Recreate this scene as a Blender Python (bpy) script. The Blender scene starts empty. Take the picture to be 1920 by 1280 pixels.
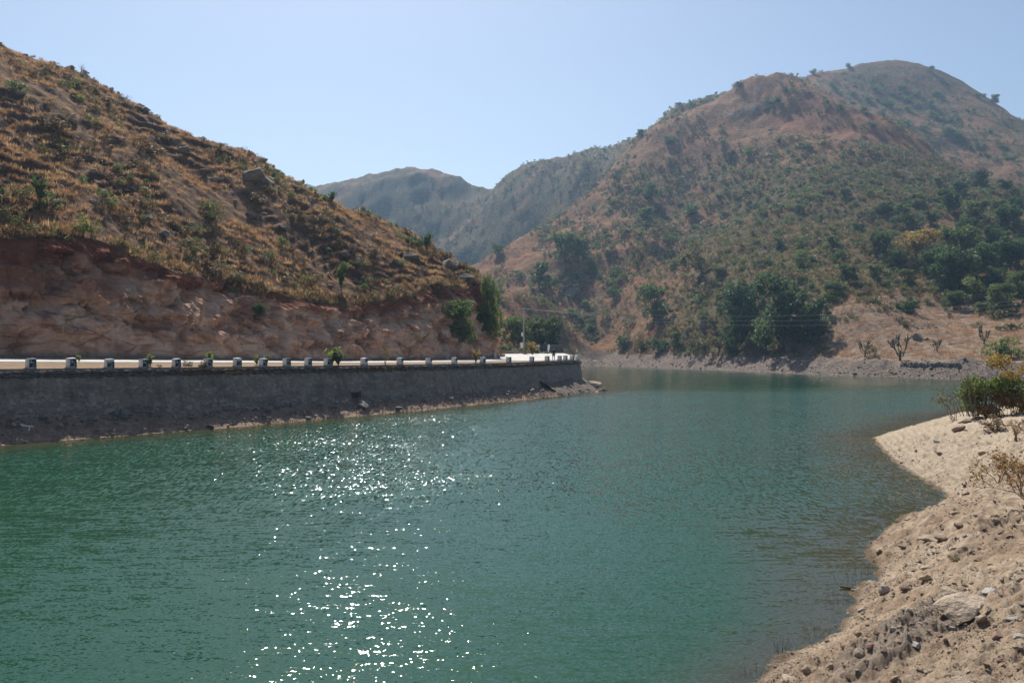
import bpy, math, random
import numpy as np
from mathutils import Vector

R = math.radians
SC = bpy.context.scene
COL = SC.collection
rng = np.random.default_rng(7)
random.seed(7)

# ------------------------------------------------------------------ camera, sky, sun, exposure
F, CX, HOR, CAMZ = 1700.0, 960.0, 655.0, 6.0        # focal length in photo pixels, image centre, horizon row, eye height
cam = bpy.data.cameras.new('camera')
cam.sensor_width = 36.0
cam.lens = F / 1920.0 * 36.0
cam.shift_y = (HOR - 640.0) / 1920.0
cam.clip_start, cam.clip_end = 0.1, 20000.0
cam_ob = bpy.data.objects.new('camera', cam)
cam_ob.location = (0, 0, CAMZ)
cam_ob.rotation_euler = (R(90), 0, 0)
COL.objects.link(cam_ob)
SC.camera = cam_ob

SUN_AZ, SUN_EL = R(-12.0), R(49.0)
world = bpy.data.worlds.new('World')
SC.world = world
world.use_nodes = True
wn = world.node_tree.nodes
sky = wn.new('ShaderNodeTexSky')
sky.sky_type = 'NISHITA'
sky.sun_disc = False
sky.sun_elevation, sky.sun_rotation = SUN_EL, SUN_AZ
sky.altitude = 600.0
sky.air_density, sky.dust_density, sky.ozone_density = 1.0, 1.4, 0.5
world.node_tree.links.new(sky.outputs[0], wn['Background'].inputs[0])
wn['Background'].inputs[1].default_value = 0.08

sun = bpy.data.lights.new('sun', 'SUN')
sun.energy, sun.angle, sun.color = 5.0, R(0.53), (1.0, 0.95, 0.87)
sun_ob = bpy.data.objects.new('sun', sun)
sdir = Vector((math.sin(SUN_AZ) * math.cos(SUN_EL), math.cos(SUN_AZ) * math.cos(SUN_EL), math.sin(SUN_EL)))
sun_ob.rotation_euler = sdir.to_track_quat('Z', 'Y').to_euler()
sun_ob.location = (-40, 150, 260)
COL.objects.link(sun_ob)

vs = SC.view_settings
vs.view_transform, vs.look, vs.exposure, vs.gamma, vs.use_curve_mapping = 'Standard', 'None', 0.40, 1.0, False
cy = SC.cycles
cy.max_bounces, cy.diffuse_bounces, cy.glossy_bounces, cy.transmission_bounces = 5, 2, 2, 3
cy.volume_bounces, cy.transparent_max_bounces = 0, 8
cy.caustics_reflective = cy.caustics_refractive = False
cy.use_denoising = True
cy.use_adaptive_sampling = False

# ------------------------------------------------------------------ helpers: objects
def tag(o, label=None, cat=None, group=None, kind=None):
    if label: o['label'] = label
    if cat: o['category'] = cat
    if group: o['group'] = group
    if kind: o['kind'] = kind
    return o

def mesh_np(name, v, f, mats=(), smooth=True, attrs=None, fmat=None):
    v = np.asarray(v, np.float32); f = np.asarray(f, np.int32)
    me = bpy.data.meshes.new(name)
    k = f.shape[1]
    me.vertices.add(len(v)); me.vertices.foreach_set('co', v.ravel())
    me.loops.add(f.size); me.loops.foreach_set('vertex_index', f.ravel())
    me.polygons.add(len(f))
    me.polygons.foreach_set('loop_start', np.arange(0, f.size, k, dtype=np.int32))
    me.polygons.foreach_set('use_smooth', np.full(len(f), smooth, bool))
    if fmat is not None: me.polygons.foreach_set('material_index', np.asarray(fmat, np.int32))
    for a, val in (attrs or {}).items():
        at = me.attributes.new(a, 'FLOAT', 'POINT'); at.data.foreach_set('value', np.asarray(val, np.float32).ravel())
    for m in (mats if isinstance(mats, (list, tuple)) else [mats]): me.materials.append(m)
    me.update(calc_edges=True); me.validate()
    return me

def ob(name, me, parent=None, loc=None, rot=None, scale=None):
    o = bpy.data.objects.new(name, me); COL.objects.link(o)
    if parent is not None: o.parent = parent
    if loc is not None: o.location = [float(q) for q in loc]
    if rot is not None: o.rotation_euler = [float(q) for q in rot]
    if scale is not None: o.scale = (scale,) * 3 if np.isscalar(scale) else [float(q) for q in scale]
    return o

def empty(name, loc=(0, 0, 0), rz=0.0, scale=1.0):
    return ob(name, None, None, loc, (0, 0, rz), scale)

def copy_tree(o, parent=None):
    c = o.copy(); COL.objects.link(c)
    c.parent = parent
    for ch in o.children: copy_tree(ch, c)
    return c

def grid_faces(nu, nv, wrap_u=False):
    i = np.arange(nu if wrap_u else nu - 1)[:, None]; j = np.arange(nv - 1)[None, :]
    i2 = (i + 1) % nu
    a = i * nv + j; b = i2 * nv + j
    return np.stack([a, b, b + 1, a + 1], -1).reshape(-1, 4)

class MB:
    """collects small pieces of one part; .mesh() makes them one mesh"""
    def __init__(s): s.v, s.f, s.n = [], [], 0
    def add(s, v, f):
        v = np.asarray(v, float)
        for q in f: s.f.append(tuple(int(i) + s.n for i in q))
        s.v.append(v); s.n += len(v); return s
    def box(s, c, size, rz=0.0, taper=1.0, jit=0.0):
        x, y, z = np.array(size) / 2.0
        p = np.array([(-x, -y, -z), (x, -y, -z), (x, y, -z), (-x, y, -z), (-x * taper, -y * taper, z), (x * taper, -y * taper, z), (x * taper, y * taper, z), (-x * taper, y * taper, z)])
        if jit: p = p + rng.normal(0, jit, p.shape)
        ca, sa = math.cos(rz), math.sin(rz)
        p = np.stack([p[:, 0] * ca - p[:, 1] * sa, p[:, 0] * sa + p[:, 1] * ca, p[:, 2]], 1) + np.array(c)
        return s.add(p, [(0, 3, 2, 1), (4, 5, 6, 7), (0, 1, 5, 4), (1, 2, 6, 5), (2, 3, 7, 6), (3, 0, 4, 7)])
    def tube(s, pts, rad, n=6, cap=True):
        pts = np.asarray(pts, float); m = len(pts)
        rad = np.broadcast_to(np.asarray(rad, float), (m,))
        tg = np.gradient(pts, axis=0); tg /= np.linalg.norm(tg, axis=1)[:, None] + 1e-9
        up = np.array((0.31, 0.17, 0.93)); vs_ = []
        for i in range(m):
            a = np.cross(tg[i], up); na = np.linalg.norm(a)
            if na < 1e-3: a = np.cross(tg[i], (1, 0, 0)); na = np.linalg.norm(a)
            a /= na; b = np.cross(tg[i], a)
            th = np.linspace(0, 2 * math.pi, n, endpoint=False)
            vs_.append(pts[i] + rad[i] * (np.cos(th)[:, None] * a + np.sin(th)[:, None] * b))
        f = []
        for i in range(m - 1):
            for j in range(n):
                k = (j + 1) % n
                f.append((i * n + j, i * n + k, (i + 1) * n + k, (i + 1) * n + j))
        if cap: f.append(tuple(range(n - 1, -1, -1))); f.append(tuple((m - 1) * n + j for j in range(n)))
        return s.add(np.concatenate(vs_), f)
    def mesh(s, name, mats=(), smooth=False):
        me = bpy.data.meshes.new(name)
        me.from_pydata(np.concatenate(s.v).tolist(), [], s.f)
        for m in (mats if isinstance(mats, (list, tuple)) else [mats]): me.materials.append(m)
        if smooth: me.polygons.foreach_set('use_smooth', [True] * len(me.polygons))
        me.update(); return me

# ------------------------------------------------------------------ helpers: noise
def _h(ix, iy, seed):
    h = (ix.astype(np.int64) * 374761393 + iy.astype(np.int64) * 668265263 + seed * 974634541) & 0xffffffff
    h = ((h ^ (h >> 13)) * 1274126177) & 0xffffffff
    h = ((h ^ (h >> 16)) * 2246822519) & 0xffffffff
    return ((h ^ (h >> 15)) & 0xffffff) / float(0x1000000)

def perlin(x, y, seed=0):
    x = np.asarray(x, float); y = np.asarray(y, float)
    ix, iy = np.floor(x), np.floor(y); fx, fy = x - ix, y - iy
    u = fx * fx * fx * (fx * (fx * 6 - 15) + 10); v = fy * fy * fy * (fy * (fy * 6 - 15) + 10)
    def g(a, b):
        t = _h(ix + a, iy + b, seed) * 2 * math.pi
        return np.cos(t) * (fx - a) + np.sin(t) * (fy - b)
    n0 = g(0, 0) * (1 - u) + g(1, 0) * u; n1 = g(0, 1) * (1 - u) + g(1, 1) * u
    return (n0 * (1 - v) + n1 * v) * 1.45

def fbm(x, y, octv=4, seed=0, gain=0.5, lac=2.03):
    r, a, q = 0.0, 1.0, 1.0
    for k in range(octv):
        r = r + a * perlin(x * q + 17.3 * k, y * q - 9.1 * k, seed + k); a *= gain; q *= lac
    return r

def ridged(x, y, octv=4, seed=0):
    r, a, q = 0.0, 1.0, 1.0
    for k in range(octv):
        r = r + a * (1 - 2 * np.abs(perlin(x * q + 5.3 * k, y * q, seed + k))); a *= 0.5; q *= 2.1
    return r

def worley(x, y, seed=0, off=False):
    ix, iy = np.floor(x), np.floor(y)
    f1 = np.full(np.shape(x), 9.0); f2 = f1.copy(); cid = np.zeros(np.shape(x))
    for a in (-1, 0, 1):
        for b in (-1, 0, 1):
            cx = ix + a; cy_ = iy + b
            px = cx + 0.1 + 0.8 * _h(cx, cy_, seed); py = cy_ + 0.1 + 0.8 * _h(cx, cy_, seed + 31)
            dd = np.hypot(px - x, py - y); c = _h(cx, cy_, seed + 77)
            near = dd < f1
            f2 = np.where(near, f1, np.minimum(f2, dd)); cid = np.where(near, c, cid); f1 = np.where(near, dd, f1)
            ox = np.where(near, x - px, 0.0 if (a, b) == (-1, -1) else ox); oy = np.where(near, y - py, 0.0 if (a, b) == (-1, -1) else oy)
    return (f1, f2, cid, ox, oy) if off else (f1, f2, cid)

def sstep(a, b, x):
    t = np.clip((np.asarray(x, float) - a) / (b - a), 0, 1); return t * t * (3 - 2 * t)

class TPS:
    def __init__(s, pts, lam=0.0):
        p = np.asarray(pts, float); s.c = p[:, :2] / 100.0; n = len(p)
        K = s.k(s.c, s.c) + lam * np.eye(n)
        P = np.c_[np.ones(n), s.c]
        A = np.block([[K, P], [P.T, np.zeros((3, 3))]])
        s.w = np.linalg.lstsq(A, np.r_[p[:, 2], 0, 0, 0], rcond=None)[0]
    def k(s, a, b):
        r2 = ((a[:, None, :] - b[None, :, :]) ** 2).sum(-1)
        return 0.5 * r2 * np.log(r2 + 1e-12)
    def __call__(s, x, y):
        sh = np.shape(x); q = np.c_[np.ravel(x), np.ravel(y)] / 100.0; out = np.empty(len(q))
        for i in range(0, len(q), 40000):
            z = q[i:i + 40000]
            out[i:i + 40000] = s.k(z, s.c) @ s.w[:-3] + s.w[-3] + z @ s.w[-2:]
        return out.reshape(sh)

def BP(px, py, Y):                 # where in the valley a point of the photo stands, at a distance Y
    return np.array([(px - CX) / F * Y, Y, CAMZ + (HOR - py) / F * Y])

# ------------------------------------------------------------------ helpers: materials
def new_mat(name):
    m = bpy.data.materials.new(name); m.use_nodes = True
    nt = m.node_tree; nt.nodes.clear()
    return m, nt

class NT:
    def __init__(s, name):
        s.m, s.t = new_mat(name); s.out = s.n('ShaderNodeOutputMaterial')
    def n(s, typ, **kw):
        x = s.t.nodes.new(typ)
        for k, v in kw.items():
            if k == 'i':
                for a, b in v.items():
                    if isinstance(b, bpy.types.NodeSocket): s.t.links.new(b, x.inputs[a])
                    else: x.inputs[a].default_value = b
            else: setattr(x, k, v)
        return x
    def pos(s, scale=(1, 1, 1), obj=False):
        src = s.n('ShaderNodeTexCoord').outputs['Object'] if obj else s.n('ShaderNodeNewGeometry').outputs['Position']
        return s.n('ShaderNodeMapping', i={'Vector': src, 'Scale': scale}).outputs[0]
    def noise(s, vec, scale, detail=4.0, rough=0.55, out='Fac', dist=0.0):
        return s.n('ShaderNodeTexNoise', i={'Vector': vec, 'Scale': scale, 'Detail': detail, 'Roughness': rough, 'Distortion': dist}).outputs[out]
    def ramp(s, fac, *stops, interp='LINEAR'):
        r = s.n('ShaderNodeValToRGB', i={'Fac': fac}); e = r.color_ramp.elements; r.color_ramp.interpolation = interp
        while len(e) > 1: e.remove(e[-1])
        for k, (p, c) in enumerate(stops):
            q = e[0] if k == 0 else e.new(p); q.position = p
            q.color = (c, c, c, 1) if np.isscalar(c) else (*c, 1)
        return r.outputs[0]
    def mix(s, fac, a, b, blend='MIX'):
        x = s.n('ShaderNodeMix', data_type='RGBA', blend_type=blend)
        for k, v in ((0, fac), (6, a), (7, b)):
            if isinstance(v, bpy.types.NodeSocket): s.t.links.new(v, x.inputs[k])
            else: x.inputs[k].default_value = v if k == 0 else (*v, 1)
        return x.outputs[2]
    def math(s, op, a, b=0.0, c=0.0, clamp=False):
        x = s.n('ShaderNodeMath', operation=op, use_clamp=clamp)
        for k, v in enumerate((a, b, c)):
            if isinstance(v, bpy.types.NodeSocket): s.t.links.new(v, x.inputs[k])
            else: x.inputs[k].default_value = v
        return x.outputs[0]
    def attr(s, name): return s.n('ShaderNodeAttribute', attribute_name=name).outputs['Fac']
    def bump(s, h, strength, dist, normal=None):
        b = s.n('ShaderNodeBump', i={'Height': h, 'Strength': strength, 'Distance': dist})
        if normal is not None: s.t.links.new(normal, b.inputs['Normal'])
        return b.outputs[0]
    def surf(s, col, rough=0.9, normal=None, spec=0.25):
        b = s.n('ShaderNodeBsdfPrincipled', i={'Roughness': rough, 'Specular IOR Level': spec})
        if isinstance(col, bpy.types.NodeSocket): s.t.links.new(col, b.inputs['Base Color'])
        else: b.inputs['Base Color'].default_value = (*col, 1)
        if normal is not None: s.t.links.new(normal, b.inputs['Normal'])
        s.t.links.new(b.outputs[0], s.out.inputs['Surface']); return s.m
    def shader(s, sock): s.t.links.new(sock, s.out.inputs['Surface']); return s.m

def plain(name, col, rough=0.8, var=0.25, scale=6.0, bump=0.3, bd=0.02, obj=True):
    t = NT(name); v = t.pos(obj=obj)
    c = t.mix(t.noise(v, scale, 5), tuple(q * (1 - var) for q in col), tuple(min(1, q * (1 + var)) for q in col))
    return t.surf(c, rough, t.bump(t.noise(v, scale * 3, 5), bump, bd))

def leaf_mat(name, dark, light, trans=0.45, dry=None, rough=0.55):
    t = NT(name)
    rnd = t.n('ShaderNodeNewGeometry').outputs['Random Per Island']
    orn = t.n('ShaderNodeObjectInfo').outputs['Random']
    c = t.mix(rnd, dark, light)
    c = t.mix(t.math('MULTIPLY', orn, 0.5), c, tuple(0.5 * (a + b) * k for a, b, k in zip(dark, light, (1.5, 1.05, 0.8))))
    if dry: c = t.mix(t.ramp(rnd, (0.72, 0.0), (0.78, 1.0)), c, dry)
    d = t.n('ShaderNodeBsdfPrincipled', i={'Base Color': c, 'Roughness': rough, 'Specular IOR Level': 0.3})
    tr = t.n('ShaderNodeBsdfTranslucent', i={'Color': t.mix(0.5, c, tuple(min(1, q * 1.6) for q in light))})
    return t.shader(t.n('ShaderNodeMixShader', i={0: trans, 1: d.outputs[0], 2: tr.outputs[0]}).outputs[0])

# ------------------------------------------------------------------ the lie of the land
# left shore frame: s runs along the embankment away from the camera, d runs inland from the waterline
W0 = np.array((-32.0, 56.7)); TD = np.array((0.507, 0.862)); ND = np.array((0.862, -0.507))
_bs = [-90, -30, 0, 9, 15, 26, 41, 51, 63, 74, 86, 104]; _bc = [-6, -2, 0, 1.1, 2.2, 2.7, 3.2, 3.1, 2.9, 1.8, 0.4, -1.6]
_ss = np.linspace(-90, 104, 389); _cc = np.interp(_ss, _bs, _bc); _cc = np.convolve(np.pad(_cc, 12, 'edge'), np.hanning(27)[1:-1] / np.hanning(27).sum(), 'same')[12:-12]
def bulge(s): return np.interp(s, _ss, _cc)
def XY(s, d):
    s = np.asarray(s, float); d = np.asarray(d, float); q = bulge(s) - d
    return W0[0] + TD[0] * s + ND[0] * q, W0[1] + TD[1] * s + ND[1] * q
def SD(x, y):
    rx, ry = np.asarray(x, float) - W0[0], np.asarray(y, float) - W0[1]
    s = rx * TD[0] + ry * TD[1]; return s, bulge(s) - (rx * ND[0] + ry * ND[1])
def zwall(s): return np.interp(s, [-90, 0, 40, 63, 86, 100], [4.9, 4.72, 4.46, 4.38, 4.46, 4.6])
def edge_d(s): return 3.45 + np.interp(s, [87.5, 89.5, 91.5, 93.5, 95.5, 97.0], [0, 0.35, 1.4, 3.5, 8.0, 16.0])
def foot_d(s): return np.interp(s, [-90, 60, 76, 82.5, 86.5, 89.5, 92, 94, 97, 99], [14, 14, 14, 14.6, 16.3, 20, 27, 40, 62, 80])
def cliff_w(s): return np.interp(s, [-90, 0, 30, 60, 76, 86], [5.2, 5.0, 4.2, 3.4, 3.2, 3.5])
def flat_z(s, d):
    r = np.interp(s, [-90, 0, 41, 63, 86], [0.55, 0.45, 0.16, 0.14, 0.12])
    return zwall(s) + r * sstep(3.4, 6.2, d) + 0.55 * r * np.clip((d - 6.2) / 7, 0, 1.2)

CT = np.array([(-500, 430), (-200, 445), (0, 441), (60, 428), (110, 430), (150, 440), (200, 462), (250, 480), (300, 500), (360, 518), (420, 528), (480, 538), (540, 550), (600, 566), (660, 570), (700, 566), (760, 552), (800, 545), (840, 532), (880, 540), (905, 575), (930, 620), (960, 640)], float)
SK = [(-420, -20, 150), (-200, 35, 142), (-90, 135.0, 137), (0, 143.1, 135), (60, 124.0, 135), (110, 135.7, 135), (200, 188.7, 135), (290, 239.3, 135), (350, 279.4, 134), (420, 286.5, 134), (485, 276.9, 134), (520, 344.6, 134), (600, 368.7, 134), (700, 409.6, 135), (800, 485.2, 136), (860, 471.9, 137)]
pts = []
for s_ in np.arange(-75, 83, 7.0):
    dd = foot_d(s_) + cliff_w(s_); x_, y_ = XY(s_, dd); px_ = CX + F * x_ / y_
    if px_ < -700: continue
    z_ = CAMZ + (HOR - np.interp(px_, CT[:, 0], CT[:, 1])) / F * y_
    pts.append((x_, y_, z_))
for a, b, c in SK:
    x_, y_, z_ = BP(a, b, c); pts += [(x_, y_, z_), (x_, y_ + 22, z_ - 9), (x_ + 6, y_ + 55, z_ - 26)]
pts += [tuple(BP(893, 512, 138)), tuple(BP(908, 532, 140)), tuple(BP(922, 560, 142)), (3, 152, 9), (-8, 165, 8)]
tpsL = TPS(pts, 0.002)

def zL(s, d, fine=True):
    s = np.asarray(s, float); d = np.asarray(d, float)
    fd, cw = foot_d(s), cliff_w(s)
    if fine:
        wob = fbm(s * 0.11, d * 0.0 + 3.0, 4, 11) * 1.3
        cw = cw * (1 + 0.22 * perlin(s * 0.13, s * 0 + 8.1, 5)); fd = fd + wob * 0.6
    u = np.clip((d - fd) / cw, 0, 1)
    dt = np.maximum(d, fd + cw); x, y = XY(s, dt); h = tpsL(x, y)
    if fine:
        w = sstep(0.0, 9.0, d - fd - cw) * sstep(0, 20, h)
        h = h + w * (1.3 * fbm(x * 0.06, y * 0.06, 4, 21) + 0.5 * ridged(x * 0.05, y * 0.05, 3, 23))
        # cattle terraces along the contours
        q = h / 1.35 + 2.4 * fbm(x * 0.035, y * 0.05, 4, 31) + 0.8 * perlin(x * 0.2, y * 0.2, 33)
        fr = q - np.floor(q)
        st = np.where(fr < 0.62, fr / 0.62 * 0.25, 0.25 + (fr - 0.62) / 0.38 * 0.75) - fr
        h = h + sstep(0.5, 4, d - fd - cw) * st * 1.9 * (0.12 + 1.15 * sstep(-0.3, 0.45, fbm(x * 0.07, y * 0.07, 3, 35)))
        h = h + sstep(0.3, 2.0, d - fd - cw) * (0.30 * fbm(x * 0.5, y * 0.5, 4, 41))
    zf = flat_z(s, d)
    prof = u ** 0.85
    if fine:
        prof = np.clip(prof + 0.035 * np.sin(u * 3.14) * fbm(s * 0.3, u * 3.0, 3, 51), 0, 1)
    return np.where(d <= fd, zf, zf + np.maximum(h - zf, 0) * prof), u

def landL(x, y): s, d = SD(x, y); return zL(s, d)[0]

# right shore and lake outline (waterline stations found from the photo; water level is z = 0)
NEAR = np.array([(-60, -20), (-40, 2), (-20, 7.5), (-8, 9.5), (-1, 11.3), (2.3, 13.4), (4.33, 16.37), (5.47, 17.9), (6.67, 18.9), (7.64, 20.6), (8.34, 22.2), (9.5, 23.7), (10.07, 25.2), (10.8, 27.7), (12.0, 29.6), (14.1, 32.4), (16.55, 35.2), (17.5, 36.4), (18.2, 38.5), (19.0, 42.5), (20.1, 47.4), (22.4, 55.1), (24.6, 61.8), (26.8, 65.0), (32.6, 72.9), (40, 82.9), (50, 92.7), (70, 108), (110, 128), (160, 145), (240, 160)], float)
FAR = np.array([(260, 215), (170, 196), (125, 178)] + [((px - CX) / F * y_, y_) for px, y_ in [(1920, 175), (1800, 183), (1700, 195), (1600, 206), (1500, 224), (1400, 250), (1300, 280), (1200, 308), (1115, 335)]] + [(24, 300), (17, 240), (14.5, 180), (13.6, 150)], float)
_e = [(float(a), float(b)) for a, b in zip(*XY(np.array([95, 92.5, 89.5, 87.5, 74, 63, 51, 41, 26, 15, 9, 0, -30, -60, -90]), np.array([5, 1.8, 0.3, 0, 0, 0, 0, 0, 0, 0, 0, 0, 0, 0, 0])))]
LEFT = np.array(_e + [(-95, -15)], float)
LAKE = np.concatenate([NEAR, FAR, LEFT])
_seg_kind = np.r_[np.zeros(len(NEAR) - 1), 1, np.ones(len(FAR) - 1), 1, np.full(len(LEFT) - 1, 2), 0]

def lake_dist(x, y):
    """signed distance to the waterline (+ on land) and which shore is nearest"""
    sh = np.shape(x); x = np.ravel(x); y = np.ravel(y)
    best = np.full(len(x), 1e9); kind = np.zeros(len(x)); ins = np.zeros(len(x), bool)
    for i in range(len(LAKE)):
        a = LAKE[i]; b = LAKE[(i + 1) % len(LAKE)]; e = b - a
        t = np.clip(((x - a[0]) * e[0] + (y - a[1]) * e[1]) / (e @ e), 0, 1)
        dd = (x - a[0] - t * e[0]) ** 2 + (y - a[1] - t * e[1]) ** 2
        m = dd < best; best[m] = dd[m]; kind[m] = _seg_kind[i]
        c = ((a[1] > y) != (b[1] > y)) & (x < (b[0] - a[0]) * (y - a[1]) / (b[1] - a[1] + 1e-12) + a[0])
        ins ^= c
    d = np.sqrt(best); d[ins] *= -1
    return d.reshape(sh), kind.reshape(sh)

# far side: the big hill, its spurs, the ridge behind
HP = [(1110, 655, 346), (1200, 658, 318), (1300, 660, 290), (1400, 664, 260), (1500, 670, 238), (1600, 678, 220), (1700, 682, 208), (1800, 681, 198), (1920, 680, 186),
      (1060, 650, 316), (1040, 650, 250), (1090, 640, 345),
      (1170, 440, 430), (1120, 470, 428), (1230, 470, 415), (1080, 520, 402), (1200, 530, 374), (1260, 540, 352), (1150, 600, 364), (1240, 610, 326), (1330, 600, 296),
      (1290, 500, 400), (1330, 470, 420), (1250, 430, 452), (1300, 390, 466),
      (890, 544.9, 430), (950, 478.9, 445), (1000, 452.5, 458), (1080, 431.4, 480), (1143, 336.8, 505), (1250, 248, 530), (1330, 195, 548), (1400, 171, 558), (1450, 149.2, 562),
      (960, 600, 240), (935, 545, 330), (1000, 560, 325), (1050, 585, 335), (1000, 500, 420), (1080, 450, 462),
      (1300, 300, 500), (1180, 380, 470), (1400, 540, 310), (1400, 420, 400), (1400, 300, 480), (1450, 220, 520), (1500, 560, 270), (1500, 450, 345), (1500, 330, 440), (1530, 240, 500),
      (1500, 152, 562), (1560, 190, 545), (1630, 224, 528), (1700, 262, 510), (1760, 302, 488), (1850, 356, 450),
      (1600, 580, 250), (1600, 480, 310), (1600, 380, 390), (1620, 300, 455), (1700, 640, 226), (1700, 560, 268), (1700, 470, 325), (1700, 370, 410), (1800, 600, 242), (1780, 520, 290), (1780, 440, 345), (1800, 380, 405), (1900, 600, 232), (1900, 520, 275), (1900, 450, 330), (1920, 400, 390),
      (2050, 600, 215), (2050, 480, 290), (2100, 400, 380), (2300, 560, 230), (2300, 450, 330),
      (1530, 140.5, 735), (1600, 127.3, 760), (1680, 136.6, 775), (1750, 148.9, 765), (1800, 158.7, 755), (1850, 184.6, 740), (1920, 230.8, 715), (2050, 300, 690), (2300, 360, 660), (1620, 170, 710), (1700, 190, 700), (1780, 240, 650), (1850, 290, 605), (1920, 335, 560), (2050, 400, 520),
      (1380, 264.3, 580), (1300, 197.5, 600), (1190, 280.5, 635), (1130, 333.6, 665), (1070, 323.5, 700), (1100, 322.7, 682), (940, 349.6, 755), (985, 325.0, 740), (1030, 315.5, 720), (900, 392.0, 765), (862, 345, 800), (830, 334.9, 815), (720, 330.4, 820), (660, 346.3, 840), (580, 362.8, 890), (480, 352, 920), (300, 400, 900), (0, 440, 900), (-400, 470, 900),
      ]
pr = [tuple(BP(a, b, c if c < 320 else c + 0.22 * (c - 320))) for a, b, c in HP]
pr += [(-60, 110, -1), (-20, 118, 1), (-30, 150, 2), (-80, 150, 4), (-130, 180, 8), (-12, 165, 4.6), (4, 150, 4.5), (10, 150, 4.2), (0, 185, 5.2), (10, 190, 5.0), (6, 135, 3.6), (-8, 200, 7), (-60, 260, 16), (-200, 300, 20),
       (150, 900, 130), (340, 960, 150), (560, 850, 120), (-60, 1180, 150), (-300, 1300, 130), (500, 600, 110)]
for a, y_, z_ in [(915, 965, 146), (980, 960, 142), (1060, 930, 140), (1160, 890, 140), (860, 1010, 150), (560, 850, 80), (640, 800, 62), (720, 780, 56), (800, 770, 52), (880, 750, 50), (950, 730, 58), (1000, 715, 76), (1060, 700, 96), (1120, 690, 114), (500, 700, 45), (880, 620, 36), (950, 600, 50), (1000, 600, 66)]:
    pr.append(((a - CX) / F * y_, y_, z_))
for a, b, c in [(1475, 140, 562), (1500, 152, 562), (1560, 190, 545), (1630, 224, 528), (1700, 262, 510), (1760, 302, 488)]:
    c = c + 0.22 * (c - 320); x_, y_, z_ = BP(a, b, c); k_ = (c + 55) / c; pr.append((x_ * k_, y_ * k_, z_ - (5 if a < 1550 else 12)))
tpsR = TPS(pr, 0.0015)

def landR(x, y):
    d, kind = lake_dist(x, y)
    h = tpsR(x, y)
    r = np.hypot(x, y)
    up = sstep(6, 40, h)
    n = 4.2 * ridged(x * 0.0105, y * 0.0105, 4, 61) * up + 2.2 * fbm(x * 0.03, y * 0.03, 4, 63) * up + 0.55 * fbm(x * 0.16, y * 0.16, 3, 65) * sstep(3, 12, h)
    n = n * sstep(4, 40, d) * (1 - 0.45 * sstep(620, 760, y) * sstep(60, 160, x)) + 2.6 * ridged(x * 0.02, y * 0.02, 4, 77) * sstep(640, 720, y) * (1 - sstep(60, 160, x)) * sstep(0, 25, np.abs(h - 60)) - 1.6 * up * sstep(4, 40, d)
    # rock ribs and outcrops on the spurs
    rk = sstep(0.45, 0.95, fbm(x * 0.022 + 3, y * 0.022, 3, 67)) * up
    n = n + rk * 2.0 * np.abs(perlin(x * 0.13, y * 0.13, 69))
    q = (h + n) / 1.5 + 1.2 * fbm(x * 0.03, y * 0.03, 2, 71)
    n = n + 0.28 * np.abs((q - np.floor(q)) - 0.5) * sstep(4, 10, h) * (1 + 1.5 * (x > 60) * (y < 270))
    h = h + n
    bank = np.minimum(0.62 * np.maximum(d, 0), 3.6 + 0.02 * d) * (1 + 0.25 * fbm(x * 0.15, y * 0.15, 3, 73)) + 0.22 * fbm(x * 0.5, y * 0.5, 3, 75) * sstep(0, 3, d)
    w = sstep(4, 15, d)
    z = np.where(d > 0, bank * (1 - w) + np.maximum(h, 0.5) * w, np.maximum(d * 0.4, -3.0))
    z = np.where((kind == 2) & (d < 6), np.minimum(z, 2.0), z)
    z = np.where(kind == 0, -3.2, z)
    return z

def spit_slope(y): return np.interp(y, [0, 40, 50, 62, 90, 140], [0.43, 0.40, 0.30, 0.21, 0.22, 0.30])
def landN(x, y, fine=True):
    d, kind = lake_dist(x, y)
    k = spit_slope(y)
    if fine: d = d + 0.28 * fbm(x * 0.9, y * 0.9, 4, 79) * sstep(8, 14, y)
    dp = np.maximum(d, 0)
    z = k * 9.0 * (1 - np.exp(-dp / 9.0 * 1.04)) * 1.12 + 0.02 * dp
    if fine:
        a = sstep(0.2, 2.0, dp)
        z = z + a * (0.22 * fbm(x * 0.25, y * 0.25, 3, 81) + 0.09 * fbm(x * 1.1, y * 1.1, 3, 83))
        z = z + sstep(0.05, 0.6, dp) * (0.075 * fbm(x * 3.0, y * 3.0, 5, 85, 0.62) + 0.05 * np.maximum(fbm(x * 0.8, y * 0.8, 3, 84), 0) * ridged(x * 2.4, y * 2.4, 3, 86))
        # strand lines left by the falling water
        q = d * 2.6 + 0.25 * fbm(x * 0.5, y * 0.5, 2, 87); fr = q - np.floor(q)
        z = z + 0.10 * (np.where(fr < 0.75, fr / 0.75 * 0.4, 0.4 + (fr - 0.75) / 0.25 * 0.6) - fr) * sstep(0.1, 0.6, dp) * (1 - sstep(3.5, 6, dp)) * sstep(32, 44, y)
        # heap of dried mud clods
        mx, my = x - 6.75, y - 15.6
        c_, s_ = math.cos(0.75), math.sin(0.75)
        ma, mb = (mx * c_ + my * s_) / 2.6, (-mx * s_ + my * c_) / 0.75
        m = sstep(1.0, 0.35, np.hypot(ma, mb) + 0.25 * fbm(x * 1.2, y * 1.2, 3, 89))
        f1, f2, cid = worley(x * 6.5 + 0.5 * perlin(x * 3, y * 3, 90), y * 6.5, 91); f1b, f2b, cb = worley(x * 14, y * 14, 93)
        z = z + m * (0.16 + 0.13 * (1 - f1) * cid + 0.07 * (1 - f1b) * cb)
    z = np.where(d < 0, np.maximum(d * (0.22 + 0.1 * perlin(x * 0.3, y * 0.3, 95)), -3.0), z)
    return np.where(kind == 0, z, -3.1 if np.isscalar(x) else np.full(np.shape(x), -3.1))

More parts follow.
